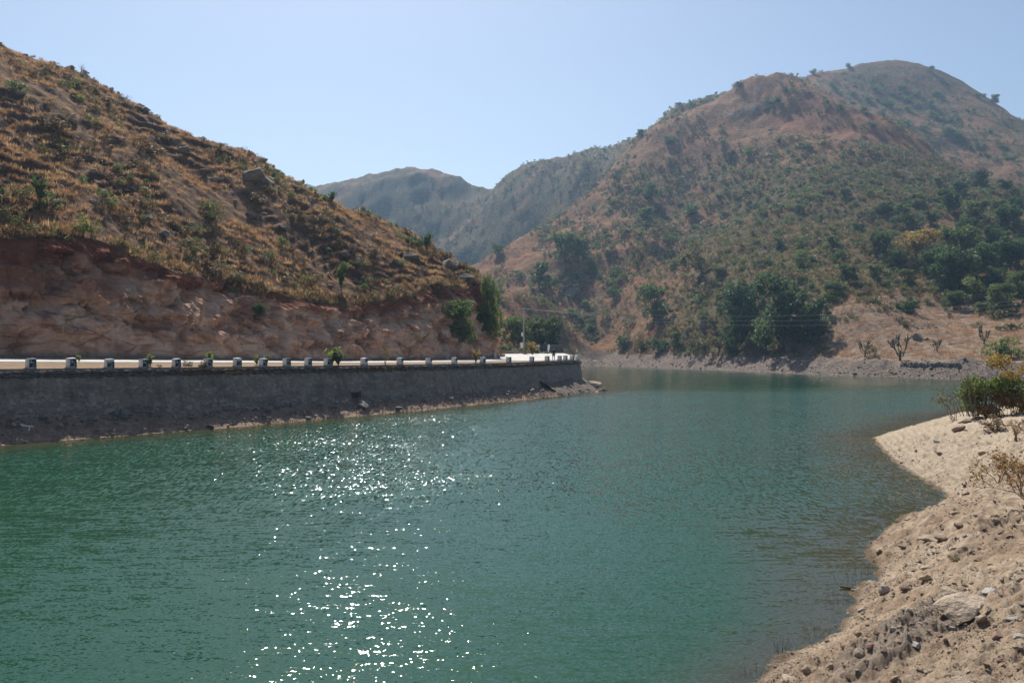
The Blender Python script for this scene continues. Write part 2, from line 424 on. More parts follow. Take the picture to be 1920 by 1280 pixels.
def march(px, py, fn, y0, y1, n=420):
    """first point where the line of sight through a photo pixel meets a terrain"""
    Y = np.geomspace(y0, y1, n); x = (px - CX) / F * Y; z = CAMZ + (HOR - py) / F * Y
    g = fn(x, Y); k = np.nonzero(g >= z)[0]
    if len(k) == 0 or k[0] == 0: return None
    i = k[0]; t = (z[i - 1] - g[i - 1]) / ((z[i - 1] - g[i - 1]) + (g[i] - z[i]) + 1e-9)
    yy = Y[i - 1] + t * (Y[i] - Y[i - 1]); xx = (px - CX) / F * yy
    return np.array((xx, yy, float(fn(np.array([xx]), np.array([yy]))[0])))
def hitR(px, py): return march(px, py, landR, 150, 1000)
def hitL(px, py): return march(px, py, landL, 64, 190)
def hitN(px, py): return march(px, py, landN, 5, 110)

# ------------------------------------------------------------------ ground materials
def mat_hill_left():
    t = NT('dry_hillside'); v = t.pos(); cl = t.attr('cliff')
    n1 = t.noise(v, 0.35, 6, 0.6); n2 = t.noise(v, 2.2, 5, 0.65); n3 = t.noise(v, 0.08, 3)
    grass = t.mix(t.ramp(n2, (0.3, 0.0), (0.65, 1.0)), (0.11, 0.056, 0.033), (0.345, 0.192, 0.10))
    grass = t.mix(t.ramp(n1, (0.42, 0.0), (0.62, 0.8)), grass, (0.13, 0.075, 0.045))
    grass = t.mix(t.ramp(n3, (0.52, 0.0), (0.66, 0.45)), grass, (0.12, 0.11, 0.035))
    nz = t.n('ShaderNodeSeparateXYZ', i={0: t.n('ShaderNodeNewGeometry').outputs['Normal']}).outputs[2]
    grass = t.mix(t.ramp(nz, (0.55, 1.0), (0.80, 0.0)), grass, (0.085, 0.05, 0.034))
    rock = t.ramp(t.noise(v, 0.9, 6, 0.7), (0.25, (0.12, 0.085, 0.07)), (0.5, (0.27, 0.19, 0.15)), (0.75, (0.36, 0.29, 0.25)))
    grass = t.mix(t.ramp(t.noise(v, 0.55, 4, 0.6, dist=0.6), (0.60, 0.0), (0.68, 0.5)), grass, rock)
    # quarried face: pink and grey beds with rust along the joints
    vb = t.n('ShaderNodeMapping', i={'Vector': t.n('ShaderNodeNewGeometry').outputs['Position'], 'Rotation': (0.25, 0.5, 0.6), 'Scale': (0.5, 0.5, 1.6)}).outputs[0]
    bed = t.noise(vb, 0.6, 9, 0.72, dist=0.5)
    cf = t.ramp(bed, (0.24, (0.18, 0.07, 0.04)), (0.38, (0.40, 0.185, 0.11)), (0.48, (0.56, 0.34, 0.235)), (0.60, (0.60, 0.44, 0.34)), (0.74, (0.42, 0.22, 0.14)))
    cf = t.mix(t.ramp(n1, (0.50, 0.0), (0.62, 0.8)), cf, t.mix(n2, (0.20, 0.08, 0.045), (0.33, 0.20, 0.14)))
    soil = t.mix(n2, (0.26, 0.085, 0.045), (0.16, 0.06, 0.035))
    cf = t.mix(t.attr('soil'), cf, soil)
    cr = t.n('ShaderNodeTexVoronoi', feature='DISTANCE_TO_EDGE', i={'Vector': t.mix(1.0, vb, t.noise(v, 0.5, 5, 0.65, out='Color'), 'ADD'), 'Scale': 0.5}).outputs[0]
    crack = t.ramp(cr, (0.0, 0.0), (0.03, 1.0))
    crack = t.math('MAXIMUM', crack, t.ramp(t.noise(v, 0.22, 3), (0.42, 0.0), (0.56, 1.0)))
    cf = t.mix(t.math('MAXIMUM', crack, 0.6), (0.10, 0.05, 0.035), cf)
    dirt = t.mix(n2, (0.25, 0.17, 0.11), (0.36, 0.26, 0.175))
    col = t.mix(cl, grass, cf); col = t.mix(t.attr('flat'), col, dirt)
    h = t.math('ADD', t.math('MULTIPLY', n2, 0.7), t.math('MULTIPLY', t.noise(v, 7, 4), 0.35))
    h = t.math('ADD', h, t.math('MULTIPLY', t.math('MULTIPLY', crack, cl), 0.7))
    h = t.math('ADD', h, t.math('MULTIPLY', t.math('MULTIPLY', bed, cl), 2.2))
    return t.surf(col, 0.95, t.bump(h, 0.8, 0.45), 0.1)

def mat_hill_right():
    t = NT('scrub_hillside'); v = t.pos(); g = t.attr('scrub'); bk = t.attr('bank')
    n1 = t.noise(v, 0.11, 6, 0.62); n2 = t.noise(v, 0.6, 6, 0.65); n3 = t.noise(v, 0.025, 3)
    dry = t.mix(t.ramp(n2, (0.34, 0.0), (0.64, 1.0)), (0.095, 0.052, 0.033), (0.285, 0.158, 0.083))
    red = t.mix(n2, (0.21, 0.085, 0.045), (0.31, 0.15, 0.085))
    dry = t.mix(t.ramp(n3, (0.48, 0.0), (0.62, 0.8)), dry, red)
    grn = t.mix(t.ramp(n2, (0.35, 0.0), (0.65, 1.0)), (0.028, 0.038, 0.016), (0.10, 0.105, 0.04))
    f = t.math('MULTIPLY', t.ramp(t.math('ADD', t.math('MULTIPLY', n1, 0.9), t.math('MULTIPLY', g, 0.42)), (0.56, 0.0), (0.70, 1.0)), 0.7)
    c = t.mix(f, dry, grn)
    rock = t.ramp(t.noise(v, 0.5, 6, 0.7), (0.3, (0.09, 0.08, 0.075)), (0.7, (0.30, 0.26, 0.23)))
    c = t.mix(t.attr('rock'), c, rock)
    gravel = t.ramp(t.noise(v, 2.0, 6, 0.75), (0.3, (0.11, 0.085, 0.07)), (0.55, (0.24, 0.19, 0.155)), (0.75, (0.36, 0.30, 0.26)))
    c = t.mix(bk, c, gravel)
    fld = t.mix(t.ramp(n2, (0.35, 0.0), (0.62, 1.0)), (0.15, 0.105, 0.075), (0.36, 0.26, 0.185))
    c = t.mix(t.attr('field'), c, fld)
    h = t.math('ADD', n2, t.math('MULTIPLY', t.noise(v, 2.4, 5, 0.7), 0.4))
    return t.surf(c, 0.95, t.bump(h, 0.9, 0.9), 0.1)

def mat_bank():
    t = NT('dry_lake_shore'); v = t.pos(); w = t.attr('wet'); mud = t.attr('mud')
    n1 = t.noise(v, 0.5, 5, 0.6); n2 = t.noise(v, 4.5, 9, 0.78); n3 = t.noise(v, 30, 5, 0.7)
    c = t.ramp(n2, (0.32, (0.23, 0.165, 0.115)), (0.5, (0.47, 0.36, 0.255)), (0.68, (0.66, 0.55, 0.42)))
    c = t.mix(t.ramp(n1, (0.40, 0.0), (0.62, 0.7)), c, (0.29, 0.19, 0.12))
    c = t.mix(t.math('MULTIPLY', t.ramp(n3, (0.45, 0.0), (0.7, 1.0)), 0.5), c, (0.22, 0.16, 0.115))
    grey = t.ramp(n2, (0.3, (0.20, 0.155, 0.12)), (0.7, (0.36, 0.295, 0.235)))
    c = t.mix(mud, c, grey)
    silt = t.ramp(n2, (0.34, (0.30, 0.235, 0.165)), (0.66, (0.54, 0.445, 0.33)))
    c = t.mix(t.attr('silt'), c, silt)
    ld = t.math('ADD', t.math('MULTIPLY', t.attr('shore'), 16.0), t.math('MULTIPLY', t.noise(v, 0.9, 4), 5.0))
    band = t.ramp(t.math('FRACT', t.math('MULTIPLY', ld, 0.159)), (0.0, 0.0), (0.35, 1.0), (0.7, 0.2), (1.0, 0.0))
    fade = t.ramp(t.math('MULTIPLY', t.attr('shore'), 0.2), (0.0, 0.55), (0.8, 0.5), (1.0, 0.0))
    c = t.mix(t.math('MULTIPLY', t.math('MULTIPLY', band, fade), t.ramp(n1, (0.35, 0.35), (0.6, 1.0))), c, (0.22, 0.17, 0.12))
    c = t.mix(w, c, (0.105, 0.072, 0.04))
    h = t.math('ADD', t.math('MULTIPLY', n2, 0.8), t.math('MULTIPLY', n3, 0.4))
    return t.surf(c, 0.93, t.bump(h, 1.0, 0.09), 0.15)

def mat_toe():
    t = NT('wall_foot_gravel'); v = t.pos()
    n2 = t.noise(v, 3.0, 6, 0.7)
    c = t.ramp(n2, (0.3, (0.17, 0.115, 0.085)), (0.55, (0.36, 0.255, 0.19)), (0.75, (0.52, 0.40, 0.31)))
    return t.surf(c, 0.95, t.bump(t.math('ADD', n2, t.noise(v, 12, 4)), 0.9, 0.12), 0.1)

def mat_wall():
    t = NT('rubble_masonry'); v = t.pos(); e = t.attr('joint'); cid = t.attr('stone')
    n = t.noise(v, 5, 6, 0.7)
    c = t.mix(cid, (0.23, 0.185, 0.155), (0.41, 0.335, 0.28))
    c = t.mix(t.ramp(n, (0.35, 0.0), (0.7, 0.6)), c, (0.20, 0.17, 0.15))
    c = t.mix(t.math('MULTIPLY', e, t.ramp(t.noise(v, 0.7, 3), (0.4, 0.3), (0.6, 1.0))), c, t.mix(t.ramp(n, (0.4, 0.0), (0.6, 1.0)), (0.11, 0.09, 0.075), (0.32, 0.265, 0.225)))
    c = t.mix(t.ramp(t.noise(t.pos((0.35, 0.35, 1.3)), 0.9, 4), (0.5, 0.0), (0.7, 0.5)), c, (0.085, 0.075, 0.075))
    c = t.mix(t.ramp(t.noise(t.pos((1.0, 1.0, 0.12)), 1.1, 4), (0.55, 0.0), (0.7, 0.45)), c, (0.09, 0.07, 0.055))
    return t.surf(c, 0.92, t.bump(t.math('ADD', n, t.math('MULTIPLY', t.noise(v, 20, 3), 0.4)), 0.7, 0.06), 0.15)

def mat_road():
    t = NT('concrete_road'); v = t.pos(); n = t.noise(v, 0.8, 6, 0.65)
    c = t.mix(t.ramp(n, (0.35, 0.0), (0.7, 1.0)), (0.42, 0.40, 0.37), (0.60, 0.58, 0.55))
    return t.surf(c, 0.85, t.bump(t.noise(v, 12, 4), 0.3, 0.02), 0.2)

def mat_water():
    t = NT('green_lake_water'); pos = t.n('ShaderNodeNewGeometry').outputs['Position']
    geo = t.n('ShaderNodeNewGeometry')
    def slope(sx, sy, ang, scale, detail, rough, off):
        mp = t.n('ShaderNodeMapping', i={'Vector': pos, 'Rotation': (0, 0, ang), 'Scale': (sx, sy, 1), 'Location': (off, off * 0.7, 0)}).outputs[0]
        c = t.noise(mp, scale, detail, rough, out='Color', dist=0.35)
        return t.n('ShaderNodeVectorMath', operation='SUBTRACT', i={0: c, 1: (0.5, 0.5, 0.5)}).outputs[0]
    def sc(v, k): return t.n('ShaderNodeVectorMath', operation='MULTIPLY', i={0: v, 1: k}).outputs[0]
    def add(a, b): return t.n('ShaderNodeVectorMath', operation='ADD', i={0: a, 1: b}).outputs[0]
    gust = t.ramp(t.noise(t.pos((0.6, 1.0, 1)), 0.045, 3), (0.35, 0.75), (0.65, 1.15))
    s1 = sc(slope(0.24, 1.0, 0.07, 5.5, 1.0, 0.5, 0.0), (0.14, 0.50, 0.0))
    s2 = t.n('ShaderNodeVectorMath', operation='SCALE', i={0: sc(slope(0.65, 1.0, -0.25, 16.0, 1.5, 0.5, 9.0), (0.56, 0.86, 0.0)), 'Scale': t.math('SUBTRACT', 1.0, t.math('MULTIPLY', t.attr('breeze'), 0.65))}).outputs[0]
    s3 = sc(slope(0.6, 1.0, 0.2, 0.55, 1.0, 0.5, 4.0), (0.10, 0.16, 0.0))
    s4 = t.n('ShaderNodeVectorMath', operation='SCALE', i={0: sc(slope(2.6, 0.55, 0.1, 3.8, 1.5, 0.55, 21.0), (0.80, 1.4, 0.0)), 'Scale': t.attr('breeze')}).outputs[0]
    sl = t.n('ShaderNodeVectorMath', operation='SCALE', i={0: add(add(add(add(s1, s2), s3), s4), (0.018, -0.10, 0.0)), 'Scale': gust}).outputs[0]
    calm = t.attr('calm')
    sl = t.n('ShaderNodeVectorMath', operation='SCALE', i={0: sl, 'Scale': calm}).outputs[0]
    nrm = t.n('ShaderNodeVectorMath', operation='NORMALIZE', i={0: add(sl, (0.0, 0.0, 1.0))}).outputs[0]
    body = t.mix(t.noise(t.pos(), 0.05, 3), (0.005, 0.047, 0.019), (0.008, 0.061, 0.034))
    body = t.mix(t.attr('shallow'), body, (0.085, 0.070, 0.028))
    dif = t.n('ShaderNodeBsdfDiffuse', i={'Color': body})
    trn = t.n('ShaderNodeBsdfTransparent', i={'Color': (0.62, 0.72, 0.52, 1)})
    under = t.n('ShaderNodeMixShader', i={0: t.attr('clear'), 1: dif.outputs[0], 2: trn.outputs[0]})
    gl = t.n('ShaderNodeBsdfGlossy', i={'Color': (1, 1, 1, 1), 'Roughness': 0.06, 'Normal': nrm})
    fr = t.n('ShaderNodeFresnel', i={'IOR': 1.333, 'Normal': nrm})
    return t.shader(t.n('ShaderNodeMixShader', i={0: fr.outputs[0], 1: under.outputs[0], 2: gl.outputs[0]}).outputs[0])

# ------------------------------------------------------------------ the setting
# base sheet under everything
g_ = 6000.0
gm = mesh_np('ground', [(-g_, -g_, -3.6), (g_, -g_, -3.6), (g_, g_, -3.6), (-g_, g_, -3.6)], [(0, 1, 2, 3)], plain('valley_ground', (0.22, 0.15, 0.095), 0.95, 0.3, 0.2, obj=False))
tag(ob('ground', gm), 'bare brown valley ground', kind='structure')

# left hill with its quarried face, road bench and verge
su = np.concatenate([np.linspace(-80, -13, 90, endpoint=False), np.linspace(-13, 96.9, 515)])
dv = np.concatenate([np.linspace(0, 10.2, 22), np.linspace(10.35, 19.5, 70), np.linspace(19.8, 60, 150), np.linspace(60.6, 150, 90)])
S_, V_ = np.meshgrid(su, dv, indexing='ij')
D_ = edge_d(S_) + V_
Z_, U_ = zL(S_, D_)
X_, Y_ = XY(S_, D_)
onc = (U_ > 0.0) & (U_ < 1.0)
cmask = np.clip(sstep(0.0, 0.03, U_) * (1 - sstep(0.93, 1.0, U_)), 0, 1)
# nose of the hill stays bare rock above the cut
nose = sstep(70, 80, S_ + 4 * fbm(S_ * 0.1, Z_ * 0.2, 2, 97)) * sstep(6.5, 8, Z_) * (1 - sstep(14, 20, Z_ + 3 * perlin(S_ * 0.3, Z_ * 0.3, 98)))
cmask = np.maximum(cmask, nose * sstep(0.01, 0.05, U_))
bl = sstep(0.02, 0.25, U_) * (1 - sstep(0.85, 1.0, U_))
strat = ridged(S_ * 0.16 + Z_ * 0.10, Z_ * 0.42 - S_ * 0.15, 4, 101)
wx, wz = 0.5 * fbm(S_ * 0.25, Z_ * 0.3, 3, 111), 0.5 * fbm(S_ * 0.25, Z_ * 0.3, 3, 115)
f1, f2, cid, ox, oy = worley(S_ * 0.20 + 0.16 * Z_ + wx, Z_ * 0.42 - 0.14 * S_ + wz, 103, True)
g1, g2, gid, qx, qy = worley(S_ * 0.55 - 0.25 * Z_ + wx, Z_ * 1.0 + 0.25 * S_ - wz, 104, True)
push = bl * (0.30 * strat + 0.9 * cid + 2.5 * (ox * (cid * 37 % 1 - 0.5) + oy * (cid * 91 % 1 - 0.5)) + (0.35 * gid + 0.8 * (qx * (gid * 37 % 1 - 0.5) + qy * (gid * 91 % 1 - 0.5))) * sstep(2, 20, S_) + 0.35 * fbm(S_ * 0.8, Z_ * 0.9, 5, 105, 0.6) - 0.7)
push += nose * 0.7 * fbm(S_ * 0.35, Z_ * 0.45 + D_ * 0.3, 4, 107)
X_ = X_ + ND[0] * push; Y_ = Y_ + ND[1] * push
flat = 1 - sstep(0.0, 0.02, U_)
soil = sstep(0.66, 0.9, U_ + 0.12 * fbm(S_ * 0.4, Z_ * 0.3, 3, 109)) + 0.9 * (1 - sstep(2, 26, S_ + 5 * fbm(S_ * 0.2, Z_ * 0.25, 3, 110))) * sstep(0.25, 0.6, U_ + 0.2 * perlin(S_ * 0.2, Z_ * 0.3, 112))
hl = mesh_np('hill', np.stack([X_, Y_, Z_], -1).reshape(-1, 3), grid_faces(*S_.shape)[:, ::-1], mat_hill_left(), True,
             {'cliff': cmask, 'flat': flat, 'soil': np.clip(soil, 0, 1)})
uc = U_.reshape(-1)[grid_faces(*S_.shape)].mean(1); hl.polygons.foreach_set('use_smooth', ~((uc > 0.02) & (uc < 0.97)))
tag(ob('hill', hl), 'steep dry hill with a quarried rock face behind the road', kind='structure')

# far hills, one sheet
th = np.concatenate([np.linspace(R(-44), R(-15), 70, endpoint=False), np.linspace(R(-15), R(31.5), 620, endpoint=False), np.linspace(R(31.5), R(46), 60)])
rr = np.geomspace(119, 1150, 470)
TH, RR = np.meshgrid(th, rr, indexing='ij')
X2, Y2 = np.sin(TH) * RR, np.cos(TH) * RR
Z2 = landR(X2, Y2)
LD2, _k = lake_dist(X2, Y2)
px2, py2 = CX + F * X2 / Y2, HOR - F * (Z2 - CAMZ) / Y2
low = 1 - sstep(50, 150, Z2)
scrub = np.clip(0.20 + 0.80 * sstep(20, 130, X2 - 0.15 * (Y2 - 300)) * low + 0.35 * sstep(40, 120, X2) * (1 - sstep(70, 120, Z2)) - 0.5 * sstep(90, 160, Z2) * (1 - sstep(560, 620, Y2)) + 0.35 * sstep(560, 640, Y2) * (1 - sstep(60, 140, X2)) + 0.4 * sstep(600, 660, Y2), 0, 1)  # besides real scrub, the last term paints the back hills' shade into the colour
scrub = scrub * (0.75 + 0.5 * fbm(X2 * 0.02, Y2 * 0.02, 3, 121))
rock = sstep(0.42, 0.62, fbm(X2 * 0.022 + 3, Y2 * 0.022, 3, 67) * 0.5 + 0.45 * fbm(X2 * 0.12, Y2 * 0.12, 3, 123)) * sstep(8, 25, Z2)
bankm = (1 - sstep(5, 10, LD2 + 2 * fbm(X2 * 0.1, Y2 * 0.1, 3, 125)))
field = sstep(62, 72, X2 + 3 * fbm(X2 * 0.1, Y2 * 0.1, 2, 126)) * (1 - sstep(252, 282, Y2 + 12 * fbm(X2 * 0.04, Y2 * 0.04, 3, 127))) * (1 - bankm)
hr = mesh_np('hill', np.stack([X2, Y2, Z2], -1).reshape(-1, 3), grid_faces(*X2.shape), mat_hill_right(), True,
             {'scrub': np.clip(scrub, 0, 1), 'rock': np.clip(rock, 0, 1), 'bank': bankm, 'field': field})
tag(ob('hill', hr), 'brown and green hills across the lake', kind='structure')

# near shore, fine in front of the camera and coarse elsewhere
th = np.concatenate([np.linspace(R(7), R(33), 430, endpoint=False), np.linspace(R(33), R(80), 60, endpoint=False), np.linspace(R(80), R(367), 120, endpoint=False)])
rr = np.concatenate([[0.3, 1.5, 3, 5], np.geomspace(7, 60, 560), np.geomspace(60.6, 190, 120)])
TH, RR = np.meshgrid(th, rr, indexing='ij')
X3, Y3 = np.sin(TH) * RR, np.cos(TH) * RR
Z3 = landN(X3, Y3)
LD3, _k = lake_dist(X3, Y3)
mx, my = X3 - 6.75, Y3 - 15.6
mud = sstep(1.15, 0.45, np.hypot((mx * math.cos(.75) + my * math.sin(.75)) / 2.6, (-mx * math.sin(.75) + my * math.cos(.75)) / 0.75) + 0.25 * fbm(X3 * 1.2, Y3 * 1.2, 3, 89))
nb = mesh_np('near_shore', np.stack([X3, Y3, Z3], -1).reshape(-1, 3), grid_faces(*X3.shape, wrap_u=True), mat_bank(), True,
             {'wet': (1 - sstep(0.02, 0.30, LD3 + 0.08 * fbm(X3 * 2, Y3 * 2, 2, 131))) * 0.8, 'mud': np.clip(mud, 0, 1), 'shore': np.clip(LD3, 0, 6), 'silt': sstep(30, 44, Y3 + 4 * perlin(X3 * .2, Y3 * .2, 3)) * 0.85})
tag(ob('shore', nb), 'sandy eroded near lake shore', kind='structure')

# the lake
th = np.concatenate([np.linspace(R(-85), R(-32), 40, endpoint=False), np.linspace(R(-32), R(40), 360, endpoint=False), np.linspace(R(40), R(75), 20)])
rr = np.geomspace(5, 460, 300)
TH, RR = np.meshgrid(th, rr, indexing='ij')
X4, Y4 = np.sin(TH) * RR, np.cos(TH) * RR
LD4, K4 = lake_dist(X4, Y4)
dep = np.maximum(-LD4, 0) * (1 + 2.5 * sstep(7.5, 2.5, X4) * (K4 == 0))
clear = np.exp(-dep * 0.24 / 0.50)
shal = np.exp(-dep * 0.24 / 0.6)
calm = (0.45 + 0.55 * sstep(0.3, 7.0, dep)) * (1 - 0.72 * sstep(104, 150, Y4 + 14 * fbm(X4 * 0.02, Y4 * 0.03, 3, 213) - 0.25 * X4))
wm = mesh_np('lake_water', np.stack([X4, Y4, np.zeros_like(X4)], -1).reshape(-1, 3), grid_faces(*X4.shape), mat_water(), True,
             {'clear': clear, 'shallow': shal, 'calm': calm, 'breeze': sstep(16, 52, Y4 + 8 * fbm(X4 * 0.03, Y4 * 0.03, 3, 211)) * (1 - 0.45 * sstep(95, 150, Y4))})
tag(ob('water', wm), 'green rippled lake water', kind='structure')

# gravel foot below the embankment wall
def toe_d(s): return np.interp(s, [-90, 0, 30, 63, 88, 96], [2.7, 2.6, 2.4, 2.1, 2.0, 1.8])
def toe_z(s): return np.interp(s, [-90, 0, 20, 40, 63, 88, 96], [1.5, 1.45, 1.25, 1.05, 0.9, 0.75, 0.6])
su = np.linspace(-80, 96.8, 630); dv = np.linspace(-0.6, 3.1, 38)
S5, DD5 = np.meshgrid(su, dv, indexing='ij')
off = edge_d(S5) - 3.45
D5 = off + DD5; V5 = np.clip(DD5 / toe_d(S5), -0.3, 1.0)
base5 = toe_z(S5) * np.clip(V5, -0.3, 1) ** 1.0
q = V5 * 5 + 0.5 * fbm(S5 * 0.15, V5 * 2, 2, 141); fr = q - np.floor(q)
Z5 = np.where(V5 < 0, V5 * 1.4, toe_z(S5) * np.clip(V5, 0, 1.25) ** 1.35) + sstep(-0.05, 0.2, V5) * (0.10 * fbm(S5 * 1.3, V5 * 4, 3, 143) + 0.13 * fbm(S5 * 0.25, V5 * 1.2, 2, 145)) - 0.09 * fr * sstep(0, 0.1, V5) * (1 - sstep(0.5, 0.8, V5))
X5, Y5 = XY(S5, D5)
toe = mesh_np('wall_foot_bank', np.stack([X5, Y5, Z5], -1).reshape(-1, 3), grid_faces(*X5.shape)[:, ::-1], mat_toe(), True)
tag(ob('lake_bank', toe), 'gravel bank at the foot of the embankment wall', kind='structure')

# road
st = []
for s_ in np.linspace(-80, 66, 74): st.append((s_, 6.3, 13.0))
for s_ in np.linspace(68, 94, 22): st.append((s_, np.interp(s_, [66, 74, 87, 91, 94], [6.3, 4.6, 4.7, 5.6, 8.6]), np.interp(s_, [66, 76, 84, 88, 94], [13.0, 13.2, 15.0, 18.0, 34])))
v_, n_ = [], 9
for s_, a, b in st:
    for k in range(n_):
        d_ = a + (b - a) * k / (n_ - 1); d2 = d_ + 0.25 * float(perlin(s_ * 0.4, k * 3.0 + 0.5, 151)) * (k in (0, n_ - 1))
        x_, y_ = XY(s_, d2); v_.append((x_, y_, float(flat_z(s_, d2)) + 0.03))
me = mesh_np('road', v_, grid_faces(len(st), n_)[:, ::-1], mat_road(), True)
tag(ob('road', me), 'pale concrete road along the embankment', kind='structure')
MROAD = bpy.data.materials['concrete_road']

# ------------------------------------------------------------------ air between the hills
hz = NT('pale_haze')
pv = hz.n('ShaderNodeVolumePrincipled', i={'Color': (0.45, 0.70, 1.0, 1), 'Density': 0.00019, 'Anisotropy': 0.5})
hz.t.links.new(pv.outputs[0], hz.out.inputs['Volume'])
b_ = MB().box((0, 480, 140), (3200, 3000, 290))
hzo = tag(ob('haze', b_.mesh('haze', hz.m)), 'pale blue haze over the valley', kind='stuff')

# ------------------------------------------------------------------ shared rock shapes
def icos(sub):
    import bmesh
    bm = bmesh.new(); bmesh.ops.create_icosphere(bm, subdivisions=sub, radius=1.0)
    v = np.array([q.co[:] for q in bm.verts]); f = np.array([[w.index for w in q.verts] for q in bm.faces]); bm.free()
    return v, f
_I1, _I2, _I3 = icos(1), icos(2), icos(3)
def rock_me(name, mat, seed, sub=2, cuts=9, flat=(1, 1, 1), rough=0.08):
    cuts = int(cuts * 1.4)
    r = np.random.default_rng(seed); v, f = (_I1, _I2, _I3)[sub - 1]; v = v.copy()
    for _ in range(cuts):
        p = r.normal(size=3); p /= np.linalg.norm(p); c = r.uniform(0.45, 0.8)
        v -= np.maximum(v @ p - c, 0)[:, None] * p
    n = fbm(v[:, 0] * 2 + seed, v[:, 1] * 2 + v[:, 2] * 1.7, 4, seed)
    v *= (1 + rough * n)[:, None]
    v *= np.array(flat); v /= max(np.abs(v[:, :2]).max(), 1e-6) * 2.0       # about one unit wide
    v[:, 2] -= v[:, 2].min() * 0.55                                         # sits a little in the ground
    return mesh_np(name, v, f, mat, False)

def rock_mat(name, a, b, c):
    t = NT(name); v = t.pos(obj=True); rn = t.n('ShaderNodeObjectInfo').outputs['Random']
    n = t.noise(v, 3.5, 6, 0.7)
    col = t.ramp(n, (0.28, a), (0.5, b), (0.75, c))
    col = t.mix(t.math('MULTIPLY', rn, 0.4), col, tuple(q * 0.75 for q in b))
    return t.surf(col, 0.92, t.bump(t.math('ADD', n, t.noise(v, 14, 4)), 0.7, 0.06), 0.15)
M_TAN = rock_mat('tan_stone', (0.24, 0.18, 0.13), (0.42, 0.335, 0.25), (0.55, 0.46, 0.36))
M_GREY = rock_mat('grey_stone', (0.09, 0.085, 0.08), (0.22, 0.20, 0.185), (0.36, 0.335, 0.31))
M_PALE = rock_mat('pale_stone', (0.33, 0.30, 0.27), (0.50, 0.46, 0.42), (0.66, 0.62, 0.57))
M_RED = rock_mat('reddish_stone', (0.20, 0.125, 0.095), (0.36, 0.245, 0.19), (0.48, 0.36, 0.29))
ROCK = {k: [rock_me(k + '_rock', m, 200 + 17 * i + j, 2, 10, fl, 0.09) for i, fl in enumerate(((1, .8, .6), (1, .7, .45), (.9, .9, .8), (1, .6, .75)))] for j, (k, m) in enumerate((('tan', M_TAN), ('grey', M_GREY), ('pale', M_PALE), ('red', M_RED)))}

# ------------------------------------------------------------------ embankment wall
M_WALL = mat_wall()
wall = empty('retaining_wall', (*[float(q) for q in XY(40, 3.3)], 0))
tag(wall, 'long grey rubble-stone retaining wall holding up the road above the lake', 'wall')
wl = np.array(wall.location)
su = np.arange(-34, 96.8, 0.1); hv = np.linspace(0, 1, 36)
S6, V6 = np.meshgrid(su, hv, indexing='ij')
zb, zt = toe_z(S6) - 0.35, zwall(S6) - 0.62
Z6 = zb + (zt - zb) * V6
bat = 0.62 * (1 - V6)
arc = np.concatenate([[0], np.cumsum(np.hypot(*np.diff(np.array(XY(su, edge_d(su))), axis=1)))])[:, None]
f1, f2, cid = worley(arc * 2.3 + 0.4 * perlin(arc * 0.8, Z6 * 2, 3), Z6 * 3.0, 161)
edge = sstep(0.02, 0.16, f2 - f1)
push = 0.065 * edge * (0.3 + cid) + 0.05 * fbm(arc * 0.6, Z6 * 0.8, 3, 163)
low = sstep(0.30, 0.0, V6 + 0.12 * fbm(arc * 0.3, Z6 * 0.4, 3, 165))
push = push + low * (0.22 * cid * edge - 0.06)
D6 = edge_d(S6) - bat - push - 0.10
X6, Y6 = XY(S6, D6)
fc = grid_faces(*S6.shape)[:, ::-1]
px6 = CX + F * X6 / Y6
ctr = lambda A: A.reshape(-1)[fc].mean(1)
pxc, zc_ = ctr(px6), ctr(Z6)
hole = (pxc > 661) & (pxc < 672) & (zc_ > 1.35) & (zc_ < 1.95) & (ctr(S6) < 60)
face = mesh_np('masonry_face', np.stack([X6 - wl[0], Y6 - wl[1], Z6], -1).reshape(-1, 3), fc[~hole], M_WALL, False, {'joint': 1 - edge, 'stone': cid})
ob('masonry_face', face, wall)
hs = ctr(S6)[hole]; s0, s1 = hs.min() - 0.1, hs.max() + 0.1
v_ = []
for s_, d_ in ((s0, 2.6), (s1, 2.6), (s1, 4.0), (s0, 4.0)):
    x_, y_ = XY(s_, d_)
    for z_ in (1.30, 2.0): v_.append((x_ - wl[0], y_ - wl[1], z_))
m_ = MB(); m_.add(v_, [(0, 6, 4, 2), (1, 3, 5, 7), (0, 1, 7, 6), (4, 6, 7, 5), (2, 4, 5, 3)])
ob('drain_opening', m_.mesh('drain_opening', M_WALL), wall)
# core and ledge behind the top course
su2 = np.arange(-34, 96.8, 0.5); v_ = []
for s_ in su2:
    for d_, z_ in ((-0.16, -0.70), (-0.16, -0.62), (0.02, -0.61), (0.04, -0.01), (0.55, 0.0)):
        x_, y_ = XY(s_, edge_d(s_) + d_); v_.append((x_ - wl[0], y_ - wl[1], zwall(s_) + z_ - 0.012))
ob('coping', mesh_np('coping', v_, grid_faces(len(su2), 5)[:, ::-1], M_WALL, False, {'joint': np.full(len(v_), 0.3), 'stone': rng.random(len(v_))}), wall)
